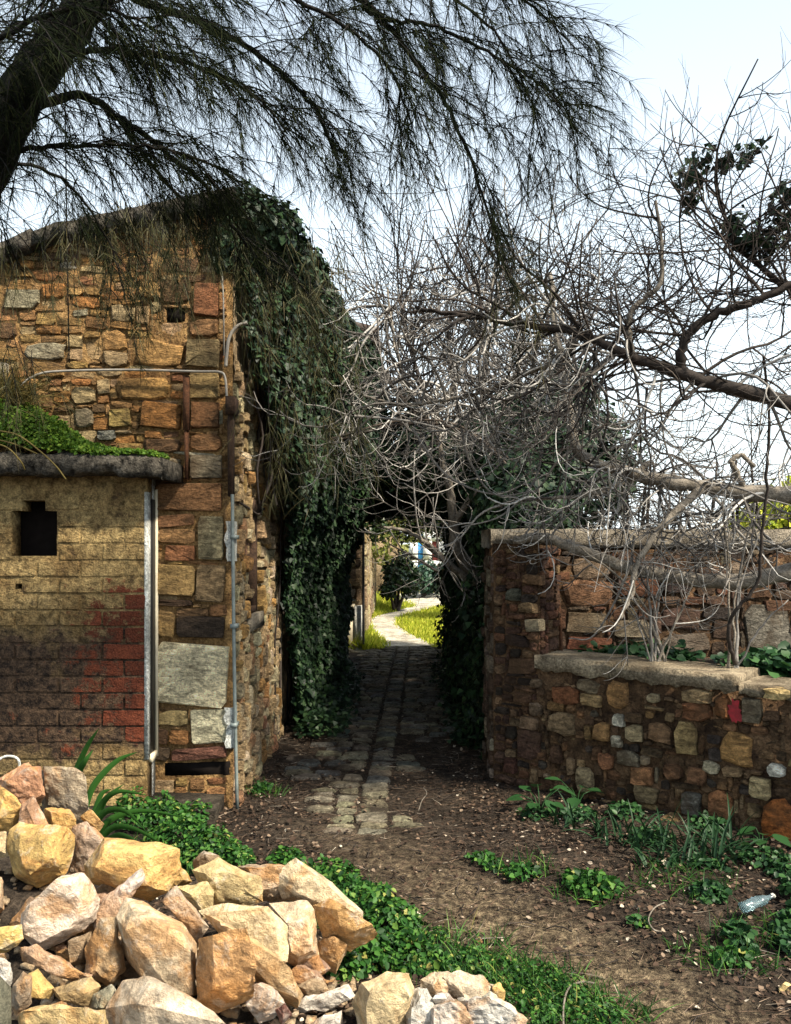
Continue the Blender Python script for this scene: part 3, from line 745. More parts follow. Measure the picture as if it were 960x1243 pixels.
# ================================================================== THE RIGHT-HAND WALLS
PA, PB = Vector((.67, 5.545, 0)), Vector((2.07, 4.32, 0))
du = (PB - PA).normalized(); dn = Vector((du.y, -du.x, 0))            # outward: towards the camera
if dn.y > 0: dn = -dn
low = thing('planter_wall', 'low rubble stone planter wall with pale coping by the path', 'wall', (1.5, 4.85, 0))
lw = Wall(PA, du, dn)
U0 = .335; U1 = 3.3; LH = .80
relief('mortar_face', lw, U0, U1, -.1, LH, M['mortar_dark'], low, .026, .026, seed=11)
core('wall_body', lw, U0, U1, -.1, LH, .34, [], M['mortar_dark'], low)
rd = lambda *r: lw.rect(*r)
fx_ = [((740, 827, 765, 858), (.42, .23, .09)), ((673, 835, 705, 853), (.24, .10, .045)), ((703, 826, 730, 838), (.26, .2, .12)), ((708, 843, 735, 855), (.36, .24, .11)),
       ((830, 853, 867, 872), (.26, .11, .05)), ((828, 838, 867, 851), (.42, .29, .15)), ((870, 843, 888, 870), (.34, .14, .05)), ((822, 875, 849, 913), (.40, .28, .12)),
       ((877, 891, 917, 925), (.44, .25, .09)), ((723, 876, 742, 898), (.36, .20, .08)), ((745, 892, 757, 906), (.55, .48, .34)), ((762, 880, 783, 898), (.40, .31, .17)),
       ((788, 878, 817, 898), (.24, .14, .07)), ((668, 867, 700, 888), (.22, .15, .08)), ((730, 915, 747, 932), (.34, .15, .07)), ((768, 932, 795, 950), (.38, .18, .08)),
       ((702, 932, 722, 960), (.34, .26, .14)), ((773, 955, 803, 970), (.26, .19, .10)), ((837, 932, 860, 950), (.20, .10, .05)), ((912, 943, 938, 968), (.46, .35, .18)),
       ((933, 928, 955, 940), (.68, .64, .52)), ((926, 973, 972, 1021), (.42, .14, .035)), ((830, 962, 853, 987), (.15, .14, .11)),
       ((862, 960, 890, 997), (.30, .13, .055)), ((928, 835, 966, 847), (.46, .33, .15)), ((903, 847, 927, 877), (.20, .16, .10)), ((808, 928, 830, 943), (.24, .12, .06)),
       ((747, 867, 760, 880), (.6, .55, .42)), ((788, 842, 802, 852), (.3, .24, .14)), ((750, 912, 778, 926), (.22, .18, .12)), ((855, 925, 875, 936), (.42, .36, .24))]
rects = []; ob = []
for r, c in fx_:
    R = rd(*r); rects.append(R); ob.append(place(low, lw, R, .065, jit(tuple(x * 1.3 for x in c), .05), T['stone'], base=-.012))
R = lw.rect(887, 848, 903, 877); rects.append(R)
ob.append(place(low, lw, R, .055, (.28, .13, .06), T['dark'], base=-.012))
cu_, cv_ = (R[0] + R[1]) / 2, (R[2] + R[3]) / 2
o = plate('paint_daub', Wall(lw.o + lw.n * .043, lw.u, lw.n), [(cu_ + .052 * k_ * math.cos(a_ * .26), cv_ + .074 * k_ * math.sin(a_ * .26)) for a_, k_ in ((a_, random.uniform(.45, 1.12)) for a_ in range(24))], .005, mat_plain('red_paint', (.24, .008, .014), .5, .4, 0, .5, 40), low); o['label'] = 'bright red paint daubed on the stones'
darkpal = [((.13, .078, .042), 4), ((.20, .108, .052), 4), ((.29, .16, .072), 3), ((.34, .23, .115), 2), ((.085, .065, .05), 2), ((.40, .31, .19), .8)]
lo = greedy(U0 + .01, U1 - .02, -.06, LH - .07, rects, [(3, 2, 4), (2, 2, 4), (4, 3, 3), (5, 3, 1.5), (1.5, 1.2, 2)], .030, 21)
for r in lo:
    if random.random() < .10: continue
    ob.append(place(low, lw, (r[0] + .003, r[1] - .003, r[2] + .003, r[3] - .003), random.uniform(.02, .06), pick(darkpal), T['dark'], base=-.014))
cap300(ob, low, lim=297)
R = rd(813, 988, 840, 1010)
o = place(low, lw, R, .16, (.42, .27, .12), T['stone'], base=.0)
# coping: a long rendered piece and a broken one further along
def slab(name, wall, u0, u1, v0, v1, d0, d1, mat, root, amp=.012, seg=.03, seed=0, undercut=0.0):
    vv, qq = [], []; nu = max(2, int((u1 - u0) / seg))
    prof = [(d0, v0), (d1, v0), (d1, v1), (d0, v1)]
    sec = []
    for a in range(4):
        p, q = prof[a], prof[(a + 1) % 4]
        k = max(1, int(math.hypot(q[0] - p[0], q[1] - p[1]) / seg))
        sec += [(p[0] + (q[0] - p[0]) * t / k, p[1] + (q[1] - p[1]) * t / k) for t in range(k)]
    for i in range(nu + 1):
        u = u0 + (u1 - u0) * i / nu
        for (d, v) in sec:
            k = mnoise.fractal(Vector((u * 6 + seed, d * 7, v * 7)), 1.0, 2.0, 5) * amp; k2 = mnoise.fractal(Vector((u * 5, seed + 9, 3)), 1.0, 2.0, 4)
            k2 += .8 * mnoise.noise(Vector((u * 21, seed + 3, 1)))
            vlow = v - (undercut * max(0, .15 + k2 * .8) if v < v0 + (v1 - v0) * .3 and d > (d0 + d1) / 2 else 0)
            vv.append(tuple(wall.at(u, vlow + k, d + k * 1.2)))
    m_ = len(sec)
    for i in range(nu):
        for j in range(m_): qq.append((i * m_ + j, i * m_ + (j + 1) % m_, (i + 1) * m_ + (j + 1) % m_, (i + 1) * m_ + j))
    for base_ in (0, nu * m_):
        c = len(vv); vv.append(tuple(np.mean(vv[base_:base_ + m_], axis=0)))
        for j in range(0, m_ - 1, 2): qq.append((c, base_ + j, base_ + j + 1, base_ + (j + 2) % m_))
    me = np_mesh(name, vv, qq, mat)
    return put(name, me, root)
slab('coping', lw, U0 + .0, 1.60, LH + .002, LH + .085, -.35, .045, M['cap'], low, .005, .03, 1, .05)
slab('coping', lw, 1.615, U1, LH - .01, LH + .045, -.35, .045, M['cap'], low, .008, .03, 4, .03)
# soil bed behind the planter wall
b = Buf(); k = 24
c0, c1 = lw.at(U0, .80, -.34), lw.at(U1, .80, -.34)
for i in range(k):
    for j in range(8):
        def q(i_, j_):
            p = c0.lerp(c1, i_ / k); f = Vector((p.x, 6.0, .80)); r = p.lerp(f, j_ / 8); r.z += .05 * (float(fbm(r.x * 5, r.y * 5, 8)) - .3); return r
        b.quad(q(i, j), q(i + 1, j), q(i + 1, j + 1), q(i, j + 1))
tag(put('planting_bed', b.mesh('planting_bed', M['ground'])), 'dark raised soil bed behind the planter wall', 'soil', kind='structure')

tall = thing('garden_wall', 'tall dark stone garden wall with cement top behind the fig branches', 'wall', (2.0, 5.75, 0))
tw = Wall((.67, 5.66, 0), (1, .055, 0), (.055, -1, 0)); TH = 1.70
core('wall_body', tw, 0, 3.2, -.1, TH - .13, .36, [], M['mortar_dark'], tall)
slab('cement_top', tw, -.02, 3.2, TH - .128, TH, -.38, .03, M['cement'], tall, .010, .04, 8)
pw = Wall(PA, du, dn)
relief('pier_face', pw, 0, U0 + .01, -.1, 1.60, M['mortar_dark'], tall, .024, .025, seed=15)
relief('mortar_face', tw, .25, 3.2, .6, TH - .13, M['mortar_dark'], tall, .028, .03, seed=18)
core('pier_body', pw, 0, U0 - .002, -.1, 1.60, .26, [], M['mortar_dark'], tall)
slab('pier_top', pw, -.01, U0 + .01, 1.602, 1.655, -.26, .02, M['cement'], tall, .012, .03, 12)
z5 = lambda x0, y0, x1, y1: (580 + x0 / 2.526, 620 + y0 / 2.526, 580 + x1 / 2.526, 620 + y1 / 2.526)
pst = [((95, 235, 135, 278), (.13, .13, .09)), ((130, 280, 187, 312), (.36, .23, .12)), ((155, 333, 225, 370), (.44, .36, .23)), ((92, 380, 165, 415), (.04, .025, .02)), ((135, 635, 195, 665), (.40, .27, .16)),
       ((165, 590, 206, 625), (.30, .21, .13)), ((145, 195, 225, 225), (.26, .15, .08)), ((100, 315, 150, 330), (.2, .1, .06)), ((120, 560, 170, 585), (.17, .09, .05)), ((100, 455, 190, 495), (.15, .085, .05)),
       ((125, 675, 225, 760), (.12, .065, .045)), ((170, 515, 205, 540), (.28, .20, .12)), ((90, 755, 125, 800), (.14, .065, .045))]
rects = []; ob = []
for r, c in pst:
    R = pw.rect(*z5(*r)); R = (max(R[0], .03), min(R[1], U0 + .04), R[2], R[3])
    rects.append(R); ob.append(place(tall, pw, R, .06, jit(c, .05), T['stone'], base=-.012))
for r in greedy(.01, U0 + .02, -.05, 1.58, rects, [(4, 2, 4), (3, 2, 3), (2, 2, 3), (5, 3, 2)], .03, 31):
    ob.append(place(tall, pw, (r[0] + .003, r[1] - .003, r[2] + .003, r[3] - .003), random.uniform(.03, .055), pick([((.13, .07, .045), 4), ((.2, .10, .055), 3), ((.3, .19, .1), 1.5), ((.06, .045, .035), 2)]), T['dark'], base=-.012))
tst = [((683, 703, 745, 738), (.20, .11, .06)), ((752, 700, 800, 726), (.17, .075, .045)), ((684, 742, 735, 770), (.17, .13, .085)), ((742, 752, 790, 775), (.27, .22, .15)), ((684, 772, 742, 790), (.18, .07, .04)), ((800, 735, 850, 765), (.10, .06, .045)),
       ((900, 730, 958, 790), (.20, .18, .14)), ((880, 800, 920, 830), (.2, .16, .11)), ((925, 728, 960, 742), (.17, .08, .05)), ((800, 768, 860, 795), (.15, .12, .09))]
rects = []
for r, c in tst:
    R = tw.rect(*r); rects.append(R); ob.append(place(tall, tw, R, .05, jit(c, .05), T['stone'], base=-.012))
for r in greedy(.12, 3.1, .75, TH - .14, rects, [(6, 3, 3), (4, 2, 4), (3, 2, 3), (7, 4, 1.5)], .035, 41):
    ob.append(place(tall, tw, (r[0] + .003, r[1] - .003, r[2] + .003, r[3] - .003), random.uniform(.025, .05), pick([((.12, .075, .05), 4), ((.18, .085, .05), 3), ((.22, .17, .11), 2), ((.07, .05, .04), 2)]), T['dark'], base=-.012))
cap300(ob, tall, lim=298)
jw = Wall(pw.at(U0, 0, 0), -dn, du)
for r in greedy(.01, .25, .80, 1.58, [], [(4, 2, 4), (3, 2, 3), (5, 3, 2)], .03, 35):
    place(tall, jw, (r[0] + .003, r[1] - .003, r[2] + .003, r[3] - .003), random.uniform(.02, .035), pick([((.13, .07, .045), 4), ((.2, .10, .055), 3), ((.3, .19, .1), 1.5)]), T['dark'], 'return_stone', base=-.008)
# lane end of the wall: rough render with a few stones
ew = Wall((.662, 6.1, 0), (0, -1, 0), (-1, 0, 0))
core('end_face', ew, .0, .55, -.1, 1.6, .03, [], M['mortar_dark'], tall)
for r in greedy(.02, .54, 0, 1.55, [], [(3, 2, 3), (4, 3, 3), (2, 2, 2)], .04, 51):
    if random.random() < .75: place(tall, ew, (r[0] + .004, r[1] - .004, r[2] + .004, r[3] - .004), random.uniform(.02, .04), pick([((.22, .17, .12), 3), ((.14, .09, .06), 3), ((.33, .27, .19), 1)]), T['dark'], 'end_stone', base=-.01)
# dark tube painting in the shadowed crack line in the angle
b = Buf(); b.tube(spline([P(676, 668, 5.55), P(677, 720, 5.54), P(680, 760, 5.54), P(681, 792, 5.52)], 4), .012, 5); put('crack_line', b.mesh('crack_line', M['rust']), tall)

# ================================================================== THE COBBLED LANE
lane = thing('cobbled_lane', 'cobbled lane running away between the ivy and the wall', 'path', (0, 8, 0), kind='structure')
cw = Wall((0, 0, 0), (1, 0, 0), (0, 0, 1)); 
def lane_c(y): return -.145 + (y - 4.7) * .033
ob = []; y = 4.52
y = GY(1014)
while y < 5.40:
    d = random.uniform(.075, .13); c = -.135 + random.uniform(-.01, .01); wc = random.uniform(.08, .095)
    big = GY(1003.5) < y < GY(995)
    if big: d = .165
    ob.append((c - wc, c + wc, y + .004, y + d - .004))
    l_ = random.uniform(.12, .18); ob.append((c - wc - .015 - l_, c - wc - .012, y + random.uniform(0, .02), y + d * random.uniform(.6, 1) - .004))
    if y > 4.66 and random.random() < .35: ob.append((c - wc - .03 - l_ - random.uniform(.1, .2), c - wc - .025 - l_, y + random.uniform(0, .03), y + d * random.uniform(.6, 1)))
    if y < 4.85 and random.random() < .85: ob.append((c + wc + .012, c + wc + random.uniform(.14, .26), y + random.uniform(0, .02), y + d * random.uniform(.6, 1) - .004))
    y += d
n_first = len(ob)
placed = list(ob)
y = 5.42
while y < 12.75:
    d = random.uniform(.10, .17); c = lane_c(y)
    row = [(c - .085, c + .085)]
    xx = c - .095
    while xx > -.72: 
        ww = random.uniform(.12, .26); row.append((xx - ww, xx - .01)); xx -= ww
    xx = c + .095
    while xx < .68:
        ww = random.uniform(.12, .26); row.append((xx + .01, xx + ww)); xx += ww
    for (a, e) in row:
        mid = (a + e) / 2
        bury = max(0, (6.4 - y) * .28) * (1 if abs(mid - c) > .1 else 0) + (.7 if mid > c + .12 and y < 6.9 else 0) + max(0, abs(mid - c) - (.30 if y < 7.5 else .42)) * 1.6
        if random.random() > bury: placed.append((a, e, y + .004 + random.uniform(-.01, .01), y + d - .006))
    y += d
cob = []
for pi_, (a, e, y0, y1) in enumerate(placed):
    ym = (y0 + y1) / 2; h = float(gz((a + e) / 2, ym))
    c = random.choice([(.16, .14, .095), (.19, .165, .11), (.125, .115, .09), (.14, .115, .08), (.11, .11, .095)])  # tones lowered for the dark passage, its shade is in the colour
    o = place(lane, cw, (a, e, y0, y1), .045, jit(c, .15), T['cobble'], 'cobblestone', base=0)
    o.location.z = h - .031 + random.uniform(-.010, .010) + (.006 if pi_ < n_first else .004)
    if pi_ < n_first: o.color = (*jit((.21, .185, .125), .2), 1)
    cob.append(o)
near = sorted(cob, key=lambda o: o.location.y)
if len(near) > 298: join_stuff(near[298:], 'far_cobblestones', lane)
# pale path and grass beyond
pth = spline([(.22, 12.75, .40), (.08, 13.8, .33), (-.14, 15.2, .28), (-.26, 16.6, .27), (-.15, 18, .27), (.35, 19.6, .3), (.9, 21, .45), (1.0, 23, .9), (.9, 26, 1.6)], 8)
b = Buf()
for i in range(len(pth) - 1):
    (x0, y0, w0), (x1, y1, w1) = pth[i], pth[i + 1]
    def gq(x_, y_): return (x_, y_, float(gz(x_, y_)) + .018)
    for k in range(4):
        f0, f1 = -1 + k * .5, -1 + (k + 1) * .5
        b.quad(gq(x0 + w0 * f0, y0), gq(x0 + w0 * f1, y0), gq(x1 + w1 * f1, y1), gq(x1 + w1 * f0, y1))
tag(put('path', b.mesh('path', M['pale_path'])), 'pale sunlit path winding through the grass beyond the lane', 'path', kind='structure')
n = 42000
y = 12.5 + 12 * rng.uniform(0, 1, n) ** 1.3; x = rng.uniform(-1.6, 2.6, n)
pc = np.interp(y, pth[:, 1], pth[:, 0]); pw_ = np.interp(y, pth[:, 1], pth[:, 2])
kp = (np.abs(x - pc) > pw_ * rng.uniform(.72, 1.2, n)); x, y = x[kp], y[kp]; n = len(x)
hgt = rng.uniform(.05, .13, n) + .24 * np.clip((np.abs(x - np.interp(y, pth[:, 1], pth[:, 0])) - .3) / .5, 0, 1) * rng.uniform(.2, 1, n) * (x < 0)
tag(put('grass_verge', blades('grass_verge', np.stack([x, y, gz(x, y) - .01], 1), np.stack([rng.normal(0, .35, n), rng.normal(-.1, .35, n), np.ones(n)], 1), hgt, .022, .16, M['grass'], 3)),
    'sunlit yellow green grass on both sides of the pale path', 'grass', kind='stuff')

# ================================================================== THE HEAP OF QUARRIED STONES
def rock(name, label, pts, Y, color, thick=None, seed=0, group=None, tilt=(0, 0), front=(.5, .82), cat='stone', lift=0.0, amp=1.0):
    r = random.Random(seed * 7 + 3)
    pts3 = [P(x, y, Y) for x, y in pts]
    c = sum(pts3, Vector()) / len(pts3); pts3 = [c + (p - c) * 1.06 for p in pts3]
    d = (c - Vector((0, 0, EYE))).normalized()
    wv = max((p - c).length for p in pts3) * 2; mn = min((p - c).length for p in pts3) * 2
    th = thick if thick else min(wv, mn * 1.5) * .85
    cloud = []
    ax = Vector((r.uniform(-.25, .25) + tilt[0], 0, r.uniform(-.2, .2) + tilt[1])) * mn
    s1 = r.uniform(*front)
    for p in pts3:
        q = p - c
        cloud.append(p - d * th * r.uniform(-.12, .12))
        cloud.append(c + q * (s1 + r.uniform(-.10, .10)) + ax - d * th * r.uniform(.30, .5))
        cloud.append(c + q * r.uniform(.55, .9) + d * th * r.uniform(.35, .55) + Vector((0, 0, -.1 * mn)))
    bm = bmesh.new()
    for p in cloud: bm.verts.new(p - c)
    g = bmesh.ops.convex_hull(bm, input=bm.verts)
    bmesh.ops.delete(bm, geom=list({e for e in g['geom_interior'] + g['geom_unused'] if isinstance(e, bmesh.types.BMVert)}), context='VERTS')
    L = max(wv / 22, .0075)
    for it in range(6):
        es = [e for e in bm.edges if e.calc_length() > L * 1.35]
        if not es or len(bm.verts) > 3000: break
        bmesh.ops.subdivide_edges(bm, edges=es, cuts=1)
        bmesh.ops.triangulate(bm, faces=bm.faces)
    bmesh.ops.smooth_vert(bm, verts=bm.verts, factor=.10, use_axis_x=True, use_axis_y=True, use_axis_z=True)
    bm.normal_update()
    off = Vector((r.uniform(0, 50), r.uniform(0, 50), r.uniform(0, 50))); a = amp * min(wv, .25)
    for v in bm.verts:
        n_ = v.normal.copy(); p = v.co / max(wv, .08) * .25 + off
        k = mnoise.fractal(p * 12, .9, 2.1, 5) * .024 + (abs(mnoise.noise(p * 30)) - .3) * .030 - max(0, mnoise.noise(p * 9) - .2) * .12
        v.co += n_ * k * a
    me = bpy.data.meshes.new(name); bm.to_mesh(me); bm.free()
    me.materials.append(M['rock'])
    o = link(name, me); o.location = c + Vector((0, 0, lift)); o.color = (*color, 1)
    return tag(o, label, cat, group)
CREAM, YEL, OR, PINK, GREY, BR = (.62, .50, .31), (.60, .36, .09), (.58, .29, .10), (.62, .50, .40), (.46, .44, .40), (.30, .19, .10)
G = 'quarried stones in the heap'
RK = [
 ('reddish orange stone on top of the heap near the shed', [(0,946),(20,933),(35,925),(48,932),(54,965),(48,975),(25,985),(3,968)], 3.30, (.58,.27,.14)),
 ('grey brown square block at the back of the heap under the long leaves', [(50,935),(92,936),(103,945),(108,988),(95,1003),(53,988)], 3.42, (.36,.29,.20)),
 ('rounded yellow stone cut by the left edge just under the reddish orange one', [(-18,950),(0,953),(20,969),(29,985),(15,1007),(-12,1014)], 3.10, YEL),
 ('small red brown wedge lying on top of the big yellow block', [(26,977),(42,966),(60,1003),(50,1006),(24,1001)], 3.05, (.34,.17,.09)),
 ('small yellow stone tucked behind the big yellow block', [(55,982),(85,983),(92,995),(90,1016),(60,1010)], 3.16, YEL),
 ('big flat-topped yellow block high on the left of the heap', [(10,1007),(25,1000),(80,1004),(89,1015),(87,1045),(75,1062),(45,1076),(20,1065),(10,1030)], 2.98, (.60,.38,.10)),
 ('brown and white mottled stone right of the big yellow block', [(88,1005),(105,998),(126,1017),(122,1038),(103,1058),(84,1062)], 3.12, (.36,.25,.18)),
 ('small orange chip on top of the mottled stone', [(100,995),(112,984),(126,1000),(119,1010)], 3.20, (.58,.36,.12)),
 ('large yellow slab with a flat bright top in the middle of the heap', [(106,1050),(128,1018),(150,1020),(202,1025),(215,1032),(217,1055),(202,1080),(180,1094),(150,1082),(107,1070)], 2.95, (.64,.40,.12)),
 ('small yellow corner showing behind the large flat-topped slab', [(210,1032),(233,1070),(212,1084),(200,1072)], 3.05, (.60,.36,.10)),
 ('big pinkish white boulder at the left of the heap', [(27,1110),(42,1095),(75,1064),(100,1063),(120,1092),(115,1115),(97,1130),(52,1155),(30,1140),(26,1125)], 2.72, PINK),
 ('thin white and pink shard leaning beside the pinkish boulder', [(115,1110),(132,1085),(170,1056),(175,1066),(158,1092),(145,1115),(117,1130)], 2.78, (.66,.56,.50)),
 ('brown split wedge standing under the white and pink shard', [(106,1148),(122,1117),(143,1115),(152,1175),(135,1199),(103,1182)], 2.62, (.33,.21,.10)),
 ('tall egg-shaped cream boulder in the front of the heap', [(143,1115),(155,1092),(175,1095),(220,1120),(237,1145),(236,1205),(215,1210),(170,1182),(150,1155)], 2.62, (.66,.52,.34)),
 ('smooth grey brown slab leaning right of the egg-shaped boulder', [(197,1095),(215,1077),(232,1100),(254,1125),(240,1143),(220,1120)], 2.74, (.42,.33,.25)),
 ('small yellow stone between the grey brown slab and the yellow boulder', [(215,1077),(250,1071),(259,1080),(257,1102),(240,1112),(228,1095)], 2.86, (.62,.46,.20)),
 ('yellow boulder on the back edge of the heap beside the green nettles', [(234,1057),(265,1041),(280,1052),(315,1065),(319,1095),(295,1102),(258,1102),(248,1075)], 2.98, (.63,.47,.21)),
 ('dull brown stone behind the yellow boulder', [(288,1054),(320,1047),(347,1052),(347,1092),(310,1095)], 3.08, (.42,.29,.18)),
 ('large cream slab sloping down the right end of the heap', [(334,1060),(360,1042),(385,1057),(410,1080),(439,1105),(437,1122),(390,1097),(345,1090)], 3.04, (.66,.51,.31)),
 ('rusty orange wedge pointing right at the end of the heap', [(381,1100),(400,1093),(440,1120),(459,1135),(425,1153),(393,1137)], 2.95, (.55,.30,.09)),
 ('small square block under the rusty orange wedge', [(383,1143),(400,1137),(422,1151),(407,1181),(383,1170)], 2.96, (.52,.31,.13)),
 ('upright pinkish cream block near the right end of the heap', [(328,1098),(372,1095),(381,1105),(387,1160),(360,1173),(345,1162),(338,1120)], 2.88, (.58,.44,.29)),
 ('large block with a smooth cream top in the middle right of the heap', [(245,1107),(272,1098),(325,1100),(347,1125),(346,1165),(332,1172),(310,1140),(275,1128)], 2.76, (.66,.52,.30)),
 ('long sloping slab whose ridge runs down to the ground', [(250,1112),(300,1135),(345,1175),(371,1205),(360,1224),(320,1202),(287,1160)], 2.66, (.55,.36,.17)),
 ('upright orange block in the front of the heap', [(240,1142),(287,1134),(298,1170),(306,1210),(265,1228),(240,1217)], 2.52, (.62,.32,.11)),
 ('broad cream boulder cut by the bottom edge of the photo', [(128,1262),(130,1225),(148,1188),(175,1186),(220,1205),(262,1236),(285,1262),(275,1290),(130,1290)], 2.36, (.64,.51,.36)),
 ('flat rust brown slab lying below the pinkish boulder', [(28,1152),(45,1149),(100,1175),(113,1183),(100,1195),(75,1186),(30,1166)], 2.55, (.46,.27,.15)),
 ('bright yellow stone cut by the left edge halfway down the heap', [(-14,1128),(25,1123),(28,1140),(10,1154),(-14,1160)], 2.60, (.70,.46,.12)),
 ('thin yellow flake standing in the shadow below the flat rust brown slab', [(36,1182),(46,1177),(66,1200),(60,1213),(38,1209)], 2.45, (.64,.42,.12)),
 ('low brownish yellow stone in the shadow under the brown split wedge', [(65,1200),(110,1186),(120,1198),(108,1222),(70,1214)], 2.44, (.40,.27,.11)),
 ('dark greenish stone left of the broad cream boulder', [(113,1207),(135,1195),(143,1206),(132,1228),(109,1225)], 2.42, (.19,.19,.13)),
 ('flat yellow slab along the bottom edge on the left', [(24,1236),(50,1225),(125,1227),(131,1243),(126,1272),(26,1272)], 2.26, (.60,.42,.17)),
 ('white stone cut by the left edge low in the heap', [(-14,1158),(0,1162),(13,1170),(15,1192),(8,1207),(-12,1199)], 2.42, (.68,.66,.60)),
 ('dull brown stone beside the low white stone at the left edge', [(15,1197),(28,1180),(38,1186),(38,1217),(20,1232),(12,1220)], 2.40, (.28,.20,.13)),
 ('slim shadowed brown stone left of the pinkish boulder', [(10,1122),(35,1090),(46,1094),(28,1127),(18,1132)], 2.80, (.28,.17,.10)),
 ('pale yellow stone cut by the left edge beside the big yellow block', [(-14,1012),(7,1010),(11,1038),(-12,1044)], 2.98, (.56,.44,.25)),
 ('brown stone cut by the left edge above the bright yellow one', [(-14,1062),(2,1066),(5,1104),(-12,1112)], 2.78, (.35,.24,.15)),
 ('light grey veined stone on the ground before the long sloping slab', [(306,1201),(322,1194),(339,1202),(346,1219),(334,1235),(315,1240),(305,1228)], 2.58, (.52,.52,.50)),
 ('long white shard lying on the bare soil', [(358,1221),(372,1209),(421,1196),(432,1209),(399,1226),(366,1231)], 2.72, (.68,.62,.54)),
 ('small white stone below the long white shard', [(378,1243),(393,1232),(414,1227),(416,1245),(400,1258)], 2.62, (.66,.60,.52)),
 ('big round cream and orange stone at the bottom middle', [(428,1217),(440,1194),(470,1181),(495,1184),(503,1203),(498,1240),(485,1262),(436,1262)], 2.62, (.68,.52,.28)),
 ('small dark red stone beside the light grey veined one', [(334,1226),(345,1218),(354,1232),(342,1244)], 2.55, (.22,.06,.05)),
 ('brown stone in the gap between the pinkish boulder and the split wedge', [(86,1138),(112,1130),(108,1166),(90,1170)], 2.68, (.34,.23,.13)),
 ('tan stone at the back of the pale rubble pile', [(512,1190),(522,1182),(545,1180),(562,1195),(540,1217),(514,1212)], 2.72, (.56,.45,.31)),
 ('grey knobbly stone at the left of the pale rubble pile', [(487,1212),(500,1201),(517,1201),(530,1224),(522,1252),(490,1252)], 2.60, (.48,.47,.43)),
 ('broad tan slab on top of the pale rubble pile', [(538,1186),(556,1181),(585,1184),(606,1196),(611,1215),(582,1224),(550,1212)], 2.70, (.56,.46,.33)),
 ('small yellow stone at the right of the pale rubble pile', [(598,1197),(606,1193),(613,1203),(611,1217),(600,1220)], 2.70, (.66,.42,.12)),
 ('chalky grey slab low at the right of the pale rubble pile', [(566,1218),(600,1211),(622,1222),(638,1238),(630,1258),(572,1258)], 2.60, (.52,.51,.47)),
 ('pinkish grey stone low in the middle of the pale rubble pile', [(522,1224),(545,1214),(564,1219),(575,1242),(560,1262),(524,1262)], 2.58, (.54,.48,.42)),
 ('lone yellow stone on the ground at the right edge', [(946,1198),(953,1192),(966,1197),(966,1206),(948,1205)], 2.95, (.70,.50,.20)),
 ('small white stone among the leaves in front of the rubble pile', [(414,1186),(420,1181),(427,1184),(426,1193),(416,1192)], 3.02, (.62,.58,.50)),
]
for i, (lab, pts, Y, c) in enumerate(RK):
    rubble = 'rubble pile' in lab; c = tuple(.82 * a_ + .18 * b_ for a_, b_ in zip(c, (.56, .44, .29)))
    rock('stone', lab, pts, Y, c, seed=i + 1, group='pale rubble pile' if rubble else (G if i < 43 else None), amp=1.5 if rubble else 1.0)
# small chips and shadowed stones wedged between and behind the big ones
import re
SPLIT = r' (?:on|at|in|cut|with|high|between|standing|leaning|lying|tucked|showing|behind|under|sloping|pointing|low|left|whose|beside|below|along|right|near|just) '
used_short = set()
for i in range(78):
    if i < 62:
        px = random.uniform(-5, 400); py = random.uniform(1040, 1235) if px < 330 else random.uniform(1170, 1230); Y = 3.2 - (py - 930) / 313 * .78 + .11 + max(0, px - 150) / 300 * .25
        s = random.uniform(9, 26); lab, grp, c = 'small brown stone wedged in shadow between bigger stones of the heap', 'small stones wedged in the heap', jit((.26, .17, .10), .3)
        near_ = sorted((math.hypot(px - sum(p[0] for p in q_[1]) / len(q_[1]), py - sum(p[1] for p in q_[1]) / len(q_[1])), re.split(SPLIT, q_[0])[0]) for q_ in RK[:43])
        near_ = [n_ for n_ in near_ if n_[1] not in used_short and len(n_[1].split()) < 7]
        if near_: used_short.add(near_[0][1]); lab = 'small dull stone wedged against the ' + near_[0][1]
    else:
        px = random.uniform(475, 635); py = random.uniform(1208, 1250); Y = 2.62 + random.uniform(-.06, .06); s = random.uniform(7, 13)
        lab, grp, c = 'small whitish chip in the pale rubble pile', 'small chips of the pale rubble pile', jit((.56, .52, .46), .2)
    k = random.randint(5, 7)
    pts = [(px + s * random.uniform(.7, 1.1) * math.cos(2 * math.pi * t / k), py + s * .75 * random.uniform(.7, 1.1) * math.sin(2 * math.pi * t / k)) for t in range(k)]
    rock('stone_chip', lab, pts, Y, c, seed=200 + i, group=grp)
# weathered post in the bottom left corner, bent white hoop by the shed
b = Buf(); b.tube([P(-4, 1300, 2.2), P(-2, 1243, 2.2), P(-1, 1205, 2.2), P(-8, 1190, 2.2)], [.036, .034, .031, .018], 8)
tag(put('old_post', b.mesh('old_post', mat_bark('grey_post_wood', (.05, .05, .035), (.14, .13, .09), 30), True)), 'weathered grey green post end in the bottom left corner', 'post')
b = Buf(); b.tube(spline([P(-6, 926, 3.6), P(4, 919, 3.6), P(14, 918, 3.6), P(22, 922, 3.6), P(24, 934, 3.6), P(23, 960, 3.6)], 5), .006, 6)
tag(put('plastic_hoop', b.mesh('plastic_hoop', M['white_paint'], True)), 'bent white plastic hoop behind the reddish orange stone', 'hoop')

